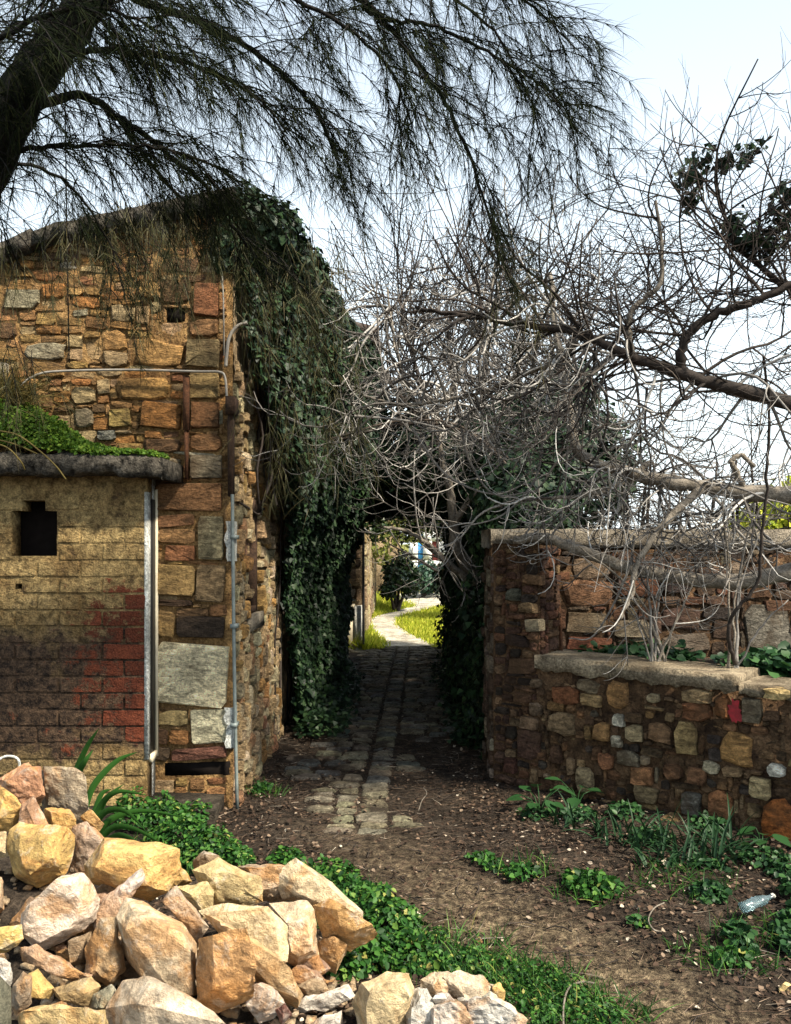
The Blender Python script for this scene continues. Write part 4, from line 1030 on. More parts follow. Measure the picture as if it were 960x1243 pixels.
# ================================================================== GREENERY ON THE GROUND
def patch(name, label, cat, spots, n, size, mat, tmpl=LEAF, kind='stuff', stems=True, smat=None):
    """spots: (x, y, radius, height) clumps standing on the ground"""
    k = rng.choice(len(spots), n, p=np.array([s[2] ** 2 for s in spots]) / sum(s[2] ** 2 for s in spots)); sp = np.array(spots)[k]
    a = rng.uniform(0, 2 * np.pi, n); r = np.sqrt(rng.uniform(0, 1, n))
    x = sp[:, 0] + sp[:, 2] * r * np.cos(a); y = sp[:, 1] + sp[:, 2] * r * np.sin(a)
    h = sp[:, 3] * (1 - .55 * r ** 2) * np.clip(.1 + 1.7 * fbm(x * 9, y * 9, 6), .15, 1.4) * rng.uniform(.25, 1.0, n) ** .7
    pos = np.stack([x, y, gz(x, y) + h + .005], 1)
    out = np.stack([np.cos(a) * r * .6, np.sin(a) * r * .6 - .15, np.ones(n)], 1)
    tip = np.stack([np.cos(a), np.sin(a), -.25 * np.ones(n)], 1)
    me = leaves(name, pos, unit(out), tip, rng.uniform(size[0], size[1], n), mat, tmpl, .55, .9)
    if kind: 
        return tag(put(name, me), label, cat, kind=kind)
    t = thing(name, label, cat, (spots[0][0], spots[0][1], float(gz(spots[0][0], spots[0][1]))))
    put('foliage', me, t, 'stuff')
    b = Buf()
    for i in range(0, n, max(1, n // 25)):
        g = Vector((sp[i, 0] + (x[i] - sp[i, 0]) * .5, sp[i, 1] + (y[i] - sp[i, 1]) * .5, 0)); g.z = float(gz(g.x, g.y)); q = Vector(pos[i])
        b.tube([g, g.lerp(q, .6) + Vector((0, 0, .02)), q], [.003, .0025, .0015], 4)
    put('stems', b.mesh('stems', M['nettle_dark']), t)
    return t
def spot(px, py, r, h):
    Y = GY(py); return ((px - CX) / F * Y, Y, r, h)
patch('nettle_patch', 'dense green nettle patch between the stone heap and the house', 'nettles', [spot(215, 1040, .16, .20), spot(255, 1050, .15, .16), spot(200, 1010, .14, .16), spot(235, 1005, .10, .13), spot(285, 1052, .09, .10), spot(165, 1020, .12, .2)], 4600, (.012, .034), M['nettle'])
patch('nettle_patch', 'bright green nettles spreading past the right end of the stone heap', 'nettles', [spot(400, 1085, .15, .15), spot(430, 1110, .16, .18), spot(465, 1140, .15, .15), spot(500, 1165, .10, .09), spot(445, 1165, .13, .14), spot(535, 1178, .07, .05), spot(350, 1055, .08, .07), spot(420, 1180, .09, .09)], 6200, (.011, .036), M['nettle'])
patch('weed_patch', 'low green weeds along the dirt track right of the rubble pile', 'weeds', [spot(575, 1172, .08, .05), spot(610, 1188, .09, .05), spot(650, 1196, .10, .06), spot(680, 1215, .09, .06), spot(720, 1236, .10, .05), spot(650, 1236, .08, .04), spot(525, 1145, .06, .05), spot(625, 1215, .05, .04)], 2600, (.008, .022), M['nettle'])
patch('weed_patch', 'green weeds round the plastic bottle at the right edge', 'weeds', [spot(895, 1148, .055, .07), spot(958, 1142, .07, .09), spot(972, 1105, .08, .14), spot(965, 1160, .06, .07), spot(862, 1098, .07, .05), spot(995, 1135, .12, .15), spot(905, 1162, .04, .05)], 1500, (.014, .04), M['nettle_dark'], ROUND)
patch('weed_patch', 'scattered ground weeds along the foot of the planter wall', 'weeds', [spot(650, 995, .09, .05), spot(700, 1000, .10, .05), spot(790, 1030, .10, .06), spot(860, 1062, .08, .06), spot(925, 1060, .10, .10), spot(760, 1000, .10, .06), spot(860, 1020, .10, .08), spot(955, 1075, .08, .10)], 1100, (.02, .045), M['nettle_dark'])
for lab, sp, k in (('small weed clump on the dirt nearest the foot of the pier', [spot(585, 1048, .07, .05), spot(600, 1056, .05, .04)], 120),
                   ('small round weed clump left of centre of the dirt track', [spot(632, 1066, .08, .07)], 150),
                   ('fluffy weed clump in the middle of the leaf litter', [spot(722, 1088, .11, .10), spot(700, 1078, .06, .06)], 380),
                   ('tiny weed sprig below the curled dry twig', [spot(778, 1128, .035, .05)], 40),
                   ('flat weed clump near the bottom right', [spot(888, 1172, .07, .05)], 90),
                   ('pale weed tuft growing by the drain pipe', [spot(318, 962, .05, .06)], 90),
                   ('small weed clump at the edge of the cobbles by the heap', [spot(345, 1045, .07, .06)], 120)):
    patch('weed_clump', lab, 'weed', sp, k, (.018, .04), M['nettle'], LEAF, None)
# broad dark leaves at the pier foot
def leaf_part(root, base, tip, width, mat, sag=.0, name='leaf'):
    base, tip = Vector(base), Vector(tip); d = tip - base; L = d.length; s = d.cross(Vector((0, 0, 1))).normalized() * width / 2
    v, q = [], []
    prof = [0.15, .8, 1, .85, .5, .04]
    for i, wd in enumerate(prof):
        t = i / (len(prof) - 1); p = base + d * t + Vector((0, 0, sag * 4 * t * (1 - t)))
        v += [p - s * wd + Vector((0, 0, width * .12 * wd)), p, p + s * wd + Vector((0, 0, width * .12 * wd))]
    for i in range(len(prof) - 1):
        for j in range(2): q.append((3 * i + j, 3 * i + j + 1, 3 * i + 4 + j, 3 * i + 3 + j))
    return put(name, np_mesh(name, [tuple(x) for x in v], q, mat, True), root)
for lab, px, py, k, R_ in (('broad-leaved dark plant in the corner at the foot of the pier', 655, 992, 9, .17), ('broad-leaved dark plant left of the strap-leaf clump', 700, 985, 7, .14), ('round-leaved plant under the big rust block', 925, 1045, 6, .10)):
    x, y, _, _ = spot(px, py, 1, 1); t = thing('arum_plant', lab, 'plant', (x, y, float(gz(x, y))))
    for i in range(k):
        a = 2 * math.pi * i / k + random.uniform(-.3, .3); r0 = R_ * random.uniform(.35, .7); hh = random.uniform(.07, .16)
        bs = Vector((x + r0 * math.cos(a), y + r0 * math.sin(a), t.location.z + hh)); tp = bs + Vector((math.cos(a) * .10, math.sin(a) * .10, -.03 + random.uniform(-.02, .04)))
        leaf_part(t, bs, tp, random.uniform(.055, .085), M['nettle_dark'])
        b = Buf(); b.tube([t.location, (t.location + bs) / 2 + Vector((0, 0, .03)), bs], [.004, .003, .002], 4); put('stem', b.mesh('stem', M['nettle_dark']), t)
def strap(lab, px, py, k, L, spread, wd=.013, mat='blade', lean=(0, 0)):
    x, y, _, _ = spot(px, py, 1, 1); z = float(gz(x, y)); t = thing('strap_leaf_plant', lab, 'plant', (x, y, z))
    for i in range(k):
        a = random.uniform(0, 2 * math.pi); e = random.uniform(.5, 1.35); l = L * random.uniform(.6, 1.1); sp = .05
        p = Vector((x + random.uniform(-sp, sp) * spread * 3, y + random.uniform(-sp, sp) * spread * 2, z)); d = Vector((math.cos(a) * math.cos(e) + lean[0], math.sin(a) * math.cos(e) + lean[1], math.sin(e))).normalized()
        v, q = [], []; s = d.cross(Vector((random.uniform(-.2, .2), random.uniform(-.2, .2), 1))).normalized(); seg = 6
        for j in range(seg + 1):
            f = j / seg; w_ = wd * (1 - f ** 2.5) * .5 + .0008
            up = s.cross(d).normalized() * w_ * .5
            v += [p - s * w_ + up, p, p + s * w_ + up]
            d = (d + Vector((0, 0, -1)) * .20 * (.4 + f)).normalized(); p = p + d * l / seg
            p.z = max(p.z, z + .01)
        for j in range(seg):
            for m_ in range(2): q.append((3 * j + m_, 3 * j + m_ + 1, 3 * j + 4 + m_, 3 * j + 3 + m_))
        put('leaf', np_mesh('leaf', [tuple(c) for c in v], q, M[mat], True), t)
G2 = 'strap-leaved clumps along the planter wall'
for lab, px, py, k, L, s_ in (('leftmost strap-leaved clump with a pale upright blade beside the pier', 700, 1012, 22, .22, .8), ('strap-leaved clump under the middle of the planter wall', 765, 1028, 34, .24, 1.2), ('strap-leaved clump just left of the big dark clump', 812, 1042, 34, .25, 1.2),
                        ('biggest dark strap-leaved clump below the rust orange block', 862, 1052, 52, .30, 1.3), ('small strap-leaved clump in front of the biggest one', 800, 1062, 18, .17, .8)):
    strap(lab, px, py, k, L, s_)
def blade_plant(lab, paths, wd):
    p0 = P(paths[0][0][0], paths[0][0][1], paths[0][0][2]); t = thing('long_blade_plant', lab, 'plant', p0)
    for pp in paths:
        c = spline([tuple(P(*q)) for q in pp], 5); m_ = len(c); v, q = [], []
        for i, p in enumerate(c):
            f = i / (m_ - 1); d = Vector(c[min(i + 1, m_ - 1)] - c[max(i - 1, 0)]).normalized(); s_ = d.cross(Vector((.25, 1, .2))).normalized(); up = s_.cross(d).normalized()
            w_ = wd * .5 * min(1, .45 + f * 2) * (1 - f ** 3) + .0006
            v += [tuple(Vector(p) - s_ * w_ + up * w_ * .5), tuple(p), tuple(Vector(p) + s_ * w_ + up * w_ * .5)]
        for i in range(m_ - 1):
            for k in range(2): q.append((3 * i + k, 3 * i + k + 1, 3 * i + 4 + k, 3 * i + 3 + k))
        put('leaf', np_mesh('leaf', v, q, M['nettle'], True), t)
blade_plant('two upright green blades in front of the shed wall', [[(80, 985, 3.9), (88, 945, 3.85), (104, 908, 3.8), (120, 884, 3.75)], [(84, 985, 3.9), (92, 945, 3.85), (102, 925, 3.8), (113, 910, 3.8)], [(104, 985, 3.95), (112, 955, 3.95), (140, 925, 3.95), (166, 913, 3.95)]], .032)
blade_plant('long arching green blades behind the heap beside the shed', [[(105, 1030, 3.75), (118, 985, 3.75), (140, 962, 3.7), (178, 965, 3.7)], [(108, 1030, 3.75), (122, 990, 3.7), (150, 985, 3.65), (180, 1012, 3.6)], [(110, 1030, 3.75), (130, 998, 3.7), (170, 985, 3.7), (225, 992, 3.7)],
   [(112, 1032, 3.7), (135, 1006, 3.65), (165, 1008, 3.6), (205, 1030, 3.55)], [(106, 1032, 3.75), (116, 1000, 3.75), (128, 970, 3.75), (150, 952, 3.75)], [(115, 1034, 3.7), (140, 1016, 3.6), (160, 1020, 3.55), (180, 1036, 3.5)], [(100, 1030, 3.8), (112, 992, 3.8), (122, 965, 3.8), (135, 958, 3.8)]], .03)

# thin grass through the green patches
gx_, gy_, gh_ = [], [], []
for (px, py, r_, cnt) in ((215, 1040, .2, 160), (255, 1050, .18, 140), (400, 1085, .2, 150), (450, 1130, .2, 260), (510, 1165, .16, 220), (600, 1185, .16, 320), (660, 1205, .16, 360), (720, 1238, .16, 320), (560, 1150, .14, 160), (640, 1060, .12, 120), (720, 1090, .14, 160), (880, 1165, .16, 200), (830, 1080, .2, 220), (930, 1140, .15, 160), (325, 965, .1, 80)):
    X_, Y_, _, _ = spot(px, py, 1, 1); a_ = rng.uniform(0, 6.28, cnt); q_ = np.sqrt(rng.uniform(0, 1, cnt)) * r_
    gx_.append(X_ + q_ * np.cos(a_) * 1.3); gy_.append(Y_ + q_ * np.sin(a_)); gh_.append(rng.uniform(.03, .13, cnt))
gx_, gy_, gh_ = map(np.concatenate, (gx_, gy_, gh_)); n = len(gx_)
tag(put('grass_tufts', blades('grass_tufts', np.stack([gx_, gy_, gz(gx_, gy_)], 1), np.stack([rng.normal(0, .5, n), rng.normal(-.1, .5, n), np.ones(n)], 1), gh_, .005, .22, M['nettle'], 4)),
    'thin grass blades scattered through the weeds', 'grass', kind='stuff')
# fine grit and chips under and between the stones
n = 900; bm_v, bm_q = [], []
gx_ = np.concatenate([rng.normal(-.75, .45, n), rng.normal(.12, .18, 200)]); gy_ = np.concatenate([rng.normal(2.85, .22, n), rng.normal(2.75, .12, 200)])
b = Buf()
for X_, Y_ in zip(gx_, gy_):
    if Y_ < 2.2: continue
    r_ = random.uniform(.004, .016); z_ = float(gz(X_, Y_)); b.box((X_ - r_ * random.uniform(.6, 1.2), Y_ - r_, z_ - r_ * .3), (X_ + r_, Y_ + r_ * random.uniform(.6, 1.2), z_ + r_ * .9), r_ * .4)
o = tag(put('stone_grit', b.mesh('stone_grit', M['rock'])), 'fine stone grit and splinters under the heap', 'grit', kind='stuff'); o.color = (.45, .33, .2, 1)
# ---------------- leaf litter, twigs
n = 24000
x = rng.uniform(-1.1, 2.4, n); y = rng.uniform(2.6, 8.5, n) 
dt = np.abs(x + .65 * y - 2.72); kp = rng.uniform(0, 1, n) < np.where((dt < .28) & (y < 4.6), .30, 1) * np.where(y > 6, .45, 1) * np.where((np.abs(x + .12) < .5) & (y > 4.4) & (y < 8), .4, 1); x, y = x[kp], y[kp]; n = len(x)
sz = rng.uniform(.006, .030, n) * np.where(rng.uniform(0, 1, n) < .08, 1.5, 1)
tag(put('leaf_litter', leaves('leaf_litter', np.stack([x, y, gz(x, y) + rng.uniform(.003, .02, n)], 1), np.array([0, 0, 1.]), np.stack([rng.normal(0, 1, n), rng.normal(0, 1, n), np.zeros(n)], 1), sz, M['litter'], LEAF, .35, .1)),
    'brown dead leaves and pale chips scattered over the bare soil', 'leaves', kind='stuff')
n = 16000; x = rng.uniform(-1.1, 2.4, n); y = rng.uniform(2.6, 7.5, n); a_ = rng.uniform(0, 6.28, n)
tag(put('needle_litter', blades('needle_litter', np.stack([x, y, gz(x, y) + rng.uniform(.004, .016, n)], 1), np.stack([np.cos(a_), np.sin(a_), rng.normal(0, .08, n)], 1), rng.uniform(.04, .12, n), .0022, .0, M['litter'], 2)),
    'fallen brown needles lying over the soil', 'needles', kind='stuff')
b = Buf()
for i in range(800):
    x, y = random.uniform(-.9, 2.2), random.uniform(2.65, 7); L = random.uniform(.03, .14); a = random.uniform(0, 6.28); c = random.uniform(-.8, .8)
    pts = []
    for j in range(4):
        pts.append((x, y, float(gz(x, y)) + .006 + random.uniform(0, .012))); x += math.cos(a) * L / 3; y += math.sin(a) * L / 3; a += c * .5
    b.tube(pts, random.uniform(.0012, .003), 4)
tag(put('twig_litter', b.mesh('twig_litter', M['dark_twig'])), 'thin dry twigs strewn over the soil', 'twigs', kind='stuff')
def twig(lab, pp, r):
    b = Buf(); b.tube(spline([P(px, py, GY(py, .03)) + Vector((0, 0, dz)) for px, py, dz in pp], 5), r * .6, 5); tag(put('dry_twig', b.mesh('dry_twig', M['fig_bark'])), lab, 'twig')
twig('pale curved twig standing out of the weeds near the bottom middle', [(684, 1252, 0), (684, 1225, .01), (690, 1207, .02), (705, 1199, .02), (722, 1197, .01)], .006)
twig('looped dry twig lying on the litter right of the dirt track', [(806, 1096, 0), (794, 1108, .02), (787, 1122, .02), (793, 1131, .01), (803, 1131, 0)], .005)
twig('straight pale twig lying below the fluffy weed clump', [(575, 1140, 0), (590, 1142, .01), (612, 1138, 0)], .004)
twig('forked twig at the right of the first cobbles', [(508, 984, 0), (512, 976, .02), (518, 971, .04), (514, 966, .05)], .004)

# ---------------- plastic bottle half hidden in the weeds
def bottle():
    m = N('clear_bluish_plastic', .15, .6); m.color((.45, .62, .66)); m.b.inputs['Transmission Weight'].default_value = .88
    base = P(900, 1108, GY(1112, .05)) + Vector((0, 0, .02)); t = thing('plastic_bottle', 'crushed clear bluish plastic bottle lying in the weeds', 'bottle', base)
    ax = Vector((.96, .25, .22)).normalized(); s = Vector((0, 0, 1)).cross(ax).normalized(); u = ax.cross(s)
    def lathe(prof, mat, name):
        v, q = [], []; k = 16
        for (d, r) in prof:
            for j in range(k):
                a = 2 * math.pi * j / k; rr = r * (1 + .12 * math.sin(3 * a + d * 60)); v.append(tuple(base + ax * d * .8 + (s * math.cos(a) + u * math.sin(a) * .85) * rr * .75))
        for i in range(len(prof) - 1):
            for j in range(k): q.append((i * k + j, i * k + (j + 1) % k, (i + 1) * k + (j + 1) % k, (i + 1) * k + j))
        put(name, np_mesh(name, v, q, mat, True), t)
    lathe([(0, .004), (.002, .03), (.02, .034), (.04, .030), (.05, .034), (.065, .030), (.08, .034), (.095, .029), (.11, .033), (.14, .028), (.165, .014), (.185, .012)], m.m, 'body')
    lathe([(.187, .015), (.187, .0155), (.203, .0155), (.204, .002)], M['white_paint'], 'cap')
bottle()

# ================================================================== IVY
def ivy_thing(label, loc, name='ivy'): return thing(name, label, 'ivy', loc)
# on the lane side of the stone house
iv = ivy_thing('thick dark ivy curtain hanging over the lane side of the stone house', (HX, 6.5, 0))
n = 110000
y = rng.uniform(4.98, 12.2, n); z = rng.uniform(0, 3.82, n)
def ivy_low(y_): return np.interp(y_, [4.9, 5.2, 5.5, 5.9, 6.3, 6.7, 7.0], [3.05, 2.55, 2.2, 1.98, 1.7, .9, 0])
def ivy_out(y_, z_):
    hi = np.interp(y_, [4.95, 5.15, 5.5, 6.2, 7, 8.5, 9.6, 10.6, 12.2], [.05, .15, .30, .46, .62, .80, .78, .5, .25])
    lo_ = np.interp(y_, [4.95, 6.6, 8, 9.6, 10.4, 12.2], [.08, .12, .26, .42, .22, .12])
    f = np.clip((z_ - 1.3) / 1.2, 0, 1); o_ = lo_ * (1 - f) + hi * f
    o_ = o_ * np.sqrt(np.clip((3.95 - z_) / .5, 0.02, 1))
    return o_ + .26 * (fbm(y_ * 2.4, z_ * 2.4, 12) - .45) + .10 * (fbm(y_ * 8, z_ * 8, 13) - .5)
kp = (z > ivy_low(y) + .35 * (fbm(y * 5, z * 3, 14) - .5)) & ~((y > 10.4) & (z > 3.0)); y, z = y[kp], z[kp]; n = len(y)
o_ = np.maximum(ivy_out(y, z), .02) * (1 - .45 * rng.uniform(0, 1, n) ** 2.2)
pos = np.stack([HX + .03 + o_, y, z], 1)
sz = np.where(rng.uniform(0, 1, n) < .2, rng.uniform(.05, .07, n), rng.uniform(.028, .05, n))
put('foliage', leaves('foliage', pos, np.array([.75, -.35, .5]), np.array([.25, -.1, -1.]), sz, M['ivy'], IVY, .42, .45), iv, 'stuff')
# over the wall head, by the corner
n = 5200; cl = [(Vector((-.95, 5.02, 3.60)), Vector((.17, .16, .15))), (Vector((-.82, 5.25, 3.58)), Vector((.24, .3, .2))), (Vector((-1.02, 4.93, 3.40)), Vector((.10, .07, .16))), (Vector((-.70, 5.8, 3.5)), Vector((.22, .4, .2)))]
pos, nr = shell_points(n, cl); put('foliage', leaves('foliage', pos, nr + np.array([0, 0, .3]), np.array([0.2, 0, -1.]), rng.uniform(.03, .06, n), M['ivy'], IVY, .5, .5), iv, 'stuff')
b = Buf()
for i in range(46):
    y0 = random.uniform(6.4, 11.5) if i > 14 else random.uniform(5.2, 6.6); z0 = 0 if i > 14 else 3.4
    pts = []; zz = z0
    for k in range(8):
        pts.append((HX + .02 + .04 * k * random.uniform(.2, .6), y0 + random.uniform(-.08, .08), zz)); zz += (.42 if i > 14 else -.22)
    b.tube(spline(pts, 3), random.uniform(.004, .012), 5)
put('stems', b.mesh('stems', M['dark_twig']), iv)

# right hand hedge of ivy behind the pier, bridging the lane
iv2 = ivy_thing('dark ivy thicket on the right of the lane arching over it behind the garden wall', (1.0, 8, 0), 'ivy')
V3 = Vector
cl = []
for i in range(13):
    y_ = 6.15 + i * .5
    for (dx, zc, rx, rz) in ((.90, .40, .38, .55), (.90, 1.10, .38, .5), (.95, 1.80, .42, .5)):
        cl.append((V3((dx + random.uniform(-.05, .08) + (.0 if i < 9 else .12), y_ + random.uniform(-.1, .1), zc)), V3((rx, .38, rz))))
for (px, py, Y, r, rz) in ((640, 600, 6.7, .5, .45), (700, 590, 6.9, .45, .40), (670, 540, 7.2, .5, .42), (620, 545, 7.6, .5, .42), (600, 620, 7.4, .40, .34), (580, 560, 8.2, .5, .40), (700, 520, 7.6, .42, .34),
                      (530, 580, 8.8, .5, .40), (490, 570, 9.2, .45, .40), (450, 585, 9.5, .5, .42), (435, 525, 9.6, .45, .42), (445, 610, 9.4, .36, .26), (480, 500, 9.2, .4, .3), (600, 600, 7.8, .5, .4), (560, 570, 7.9, .5, .4), (515, 560, 8.3, .45, .4), (660, 570, 7.0, .5, .4), (480, 598, 10.8, .5, .34), (530, 600, 10.8, .5, .34), (500, 585, 11.6, .5, .36), (435, 600, 11, .45, .4), (570, 600, 10, .5, .4), (470, 540, 9.4, .45, .33), (540, 535, 8.9, .45, .32), (570, 610, 8.6, .38, .28), (520, 605, 9.4, .34, .24), (425, 560, 9.8, .4, .45),  # deeper clumps over the lane are added to block sky light
                      (640, 500, 8.2, .42, .3), (590, 515, 8.8, .42, .3), (600, 655, 6.6, .25, .2), (735, 560, 7.2, .34, .4), (690, 475, 8.6, .4, .3)):
    cl.append((P(px, py, Y), V3((r, r, rz))))
n = 84000; pos, nr = shell_points(n, cl, .62)
kp = (pos[:, 2] > .02) & ~((pos[:, 1] < 6.05) & (pos[:, 2] < 1.72)); pos, nr = pos[kp], nr[kp]; n = len(pos)
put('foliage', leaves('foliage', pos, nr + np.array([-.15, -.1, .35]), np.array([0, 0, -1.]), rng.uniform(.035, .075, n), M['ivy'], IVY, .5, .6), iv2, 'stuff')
b = Buf()
for i in range(26):
    y0 = random.uniform(6.3, 11.8); pts = [(1.05 + random.uniform(-.2, .2), y0 + random.uniform(-.2, .2), k * .42) for k in range(6)]
    if i % 4 == 0: pts += [(.5, y0, 2.5), (0.0, y0 + .1, 2.55), (-.5, y0, 2.4)]
    b.tube(spline(pts, 3), random.uniform(.008, .02), 5)
put('stems', b.mesh('stems', M['dark_twig']), iv2)
# fringe of thinner, lighter leaves under the arch
n = 2600; cl = [(P(px, py, Y), V3((r, .3, r * .7))) for px, py, Y, r in ((455, 640, 10.5, .28), (500, 640, 11, .32), (545, 640, 10.5, .3), (470, 625, 11.5, .3), (580, 690, 9.5, .25), (595, 640, 9, .3), (525, 630, 11, .3))]
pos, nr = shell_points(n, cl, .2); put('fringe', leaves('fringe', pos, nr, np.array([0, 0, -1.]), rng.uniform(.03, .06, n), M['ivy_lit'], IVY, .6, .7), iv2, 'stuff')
# litter of ivy leaves at the lane edges is in leaf_litter; low ivy on the ground at the left
n = 5200; cl = [(V3((-.62, y_, .10)), V3((.26, .35, .16))) for y_ in (6.9, 7.4, 7.9, 8.4, 8.9, 9.4)] + [(V3((.62, y_, .08)), V3((.22, .35, .13))) for y_ in (6.6, 7.2, 7.8, 8.5, 9.2, 10)]
pos, nr = shell_points(n, cl, .4); pos = pos[pos[:, 2] > .02]; n = len(pos)
tag(put('ground_ivy', leaves('ground_ivy', pos, np.array([0, -.2, 1.]), np.array([0, -1., 0]), rng.uniform(.03, .06, n), M['ivy'], IVY, .45, 1)), 'low dark ivy creeping along both edges of the lane', 'ground ivy', kind='stuff')
# plants in the raised bed
cl = [(P(px, py, Y), V3((r, r, .09))) for px, py, Y, r in ((730, 797, 5.5, .2), (775, 795, 5.4, .22), (815, 800, 5.2, .2), (930, 806, 4.9, .22), (900, 808, 4.9, .16), (970, 800, 4.9, .25))]
n = 1500; pos, nr = shell_points(n, cl, .3); me = leaves('foliage', pos, np.array([0, -.3, 1.]), np.array([0, -1., 0]), rng.uniform(.03, .07, n), M['nettle_dark'], ROUND, .45, 1)
tag(put('bed_weeds', me), 'green weeds growing on top of the raised bed', 'weeds', kind='stuff')

# ================================================================== BARE FIG TREES
def grow(b, p, d, L, r, lvl, kids, seg=9, sag=.12, rise=.22, wob=.085, flat=1.0):
    """one twig that sags, then turns up at its end; returns nothing, adds to buffer"""
    pts = [p.copy()]; rr = [r]; d = d.normalized(); p = p.copy()
    cv = Vector((random.gauss(0, wob * 1.3), random.gauss(0, wob * 1.0), random.gauss(0, wob * .6))); wob_ = wob * .42
    for i in range(seg):
        t = i / seg
        k = -sag if t < .45 else rise * (t + .2)
        d = (d + cv + Vector((random.gauss(0, wob_), random.gauss(0, wob_) * flat, random.gauss(0, wob_) + k))).normalized()
        p = p + d * L / seg; pts.append(p.copy()); rr.append(r * (1 - .55 * (i + 1) / seg))
        if lvl > 0 and i in kids:
            for _ in range(1 if random.random() < .6 else 2):
                s = Vector((random.gauss(0, 1), random.gauss(0, .8), random.gauss(-.1, .8))); s = (s - s.dot(d) * d).normalized()
                grow(b, p, (d * .65 + s * .85), L * random.uniform(.35, .7), rr[-1] * .78, lvl - 1, (2, 5), max(5, seg - 2), sag * .8, rise * 1.1, wob, flat)
    b.tube(pts, rr, 5 if r > .007 else 4)
def limb(root, pts, r0, r1, mat='fig_bark', name='limb', k=6, n=8):
    s = spline([tuple(P(*q)) for q in pts], k); m_ = len(s)
    s = s + np.stack([rng.normal(0, .004, m_) for _ in range(3)], 1)
    rr = [r0 + (r1 - r0) * (i / (m_ - 1)) ** .9 for i in range(m_)]
    rr = [x * (1 + .10 * math.sin(i * 1.7) * random.random()) for i, x in enumerate(rr)]
    b = Buf(); b.tube(s, rr, n); o = put(name, b.mesh(name, M[mat], True), root)
    return o, s, rr
def shoots(par, s, rr, n, L, bias, mat='fig_twig', lvl=2, r=(.006, .011), t0=.1, **kw):
    b = Buf()
    for i in range(n):
        k = int((t0 + (1 - t0) * random.random()) * (len(s) - 1)); p = Vector(s[k])
        d = Vector((random.gauss(bias[0], .75), random.gauss(bias[1], .55), random.gauss(bias[2], .75)))
        grow(b, p, d, random.uniform(*L), random.uniform(*r), lvl, (3, 5, 6), **kw)
    put('twigs', b.mesh('twigs', M[mat], True), par, 'stuff')
fig = thing('fig_tree', 'large bare fig tree spreading pale twigs from the right over the planter wall', 'tree', P(1130, 860, 4.95))
limb(fig, [(1150, 900, 4.9), (1140, 800, 4.92), (1125, 720, 4.95), (1120, 640, 4.9), (1110, 560, 4.8)], .13, .08, name='trunk')
random.seed(77)
LA = limb(fig, [(1118, 590, 4.8), (1040, 528, 4.5), (960, 490, 4.35), (880, 469, 4.3), (830, 456, 4.3), (780, 438, 4.3), (740, 421, 4.3), (700, 403, 4.35), (640, 394, 4.4), (570, 384, 4.5), (505, 375, 4.6)], .052, .010, 'dark_twig')
LB = limb(fig, [(1122, 660, 4.9), (1040, 615, 5.0), (960, 601, 5.0), (905, 598, 5.0), (850, 590, 5.0), (785, 580, 5.0), (725, 563, 5.05), (700, 545, 5.1), (690, 500, 5.15), (682, 440, 5.2), (672, 385, 5.3), (668, 330, 5.4)], .066, .016)
LC = limb(fig, [(1125, 740, 4.95), (1040, 690, 4.95), (960, 694, 5.0), (900, 706, 5.05), (830, 702, 5.1), (760, 688, 5.15), (705, 669, 5.2), (660, 652, 5.25), (625, 656, 5.3)], .064, .026)
L1 = limb(fig, [(852, 592, 4.98), (812, 630, 4.9), (792, 652, 4.85), (772, 690, 4.8), (766, 722, 4.8), (752, 752, 4.78)], .028, .009)
L2 = limb(fig, [(830, 455, 4.3), (827, 428, 4.28), (842, 397, 4.25), (880, 377, 4.2), (915, 366, 4.15), (962, 345, 4.1), (1010, 320, 4.1)], .028, .016, 'dark_twig')
L3 = limb(fig, [(768, 432, 4.3), (762, 398, 4.3), (772, 372, 4.3), (800, 345, 4.25), (803, 300, 4.25), (795, 245, 4.25)], .022, .008)
L4 = limb(fig, [(700, 415, 4.4), (670, 440, 4.5), (640, 452, 4.6), (600, 470, 4.7), (550, 485, 4.8), (490, 492, 4.9), (440, 480, 5.0)], .018, .007)
L5 = limb(fig, [(790, 560, 5.0), (750, 590, 5.0), (700, 602, 5.0), (640, 606, 5.0), (600, 615, 5.1)], .018, .008)
L6 = limb(fig, [(1114, 575, 4.82), (1095, 500, 4.72), (1040, 420, 4.5), (985, 370, 4.4), (930, 330, 4.4), (890, 290, 4.4), (870, 230, 4.4)], .03, .009, 'dark_twig')
L7 = limb(fig, [(905, 598, 5.0), (895, 575, 4.95), (888, 560, 4.95), (900, 553, 4.95), (915, 566, 4.95)], .02, .012)
random.seed(78)
shoots(LA[0], LA[1], LA[2], 40, (.35, .9), (-.25, 0, .5), 'dark_twig', 2, (.006, .010), .15, sag=.10, rise=.38)
shoots(LA[0], LA[1], LA[2], 26, (.4, .9), (-.4, 0, -.3), 'fig_twig', 2, (.007, .011), .2, sag=.16, rise=.36)
shoots(LB[0], LB[1], LB[2], 44, (.4, .95), (-.4, -.1, .1), 'fig_twig', 2, (.007, .012), .15, sag=.2, rise=.45)
shoots(LC[0], LC[1], LC[2], 9, (.25, .6), (-.1, -.2, .5), 'fig_twig', 1, (.005, .009), .25, sag=.02)
shoots(L1[0], L1[1], L1[2], 14, (.25, .6), (0, -.1, -.2), 'fig_twig', 1, (.005, .008))
shoots(L2[0], L2[1], L2[2], 34, (.3, .8), (-.1, 0, .6), 'dark_twig', 2, (.004, .008), 0, sag=.0, rise=.2)
shoots(L3[0], L3[1], L3[2], 26, (.3, .7), (-.1, 0, .6), 'dark_twig', 2, (.004, .007), 0, sag=.0, rise=.2)
shoots(L4[0], L4[1], L4[2], 28, (.4, .9), (-.4, -.1, .1), 'fig_twig', 2, (.006, .010), 0, sag=.2, rise=.45)
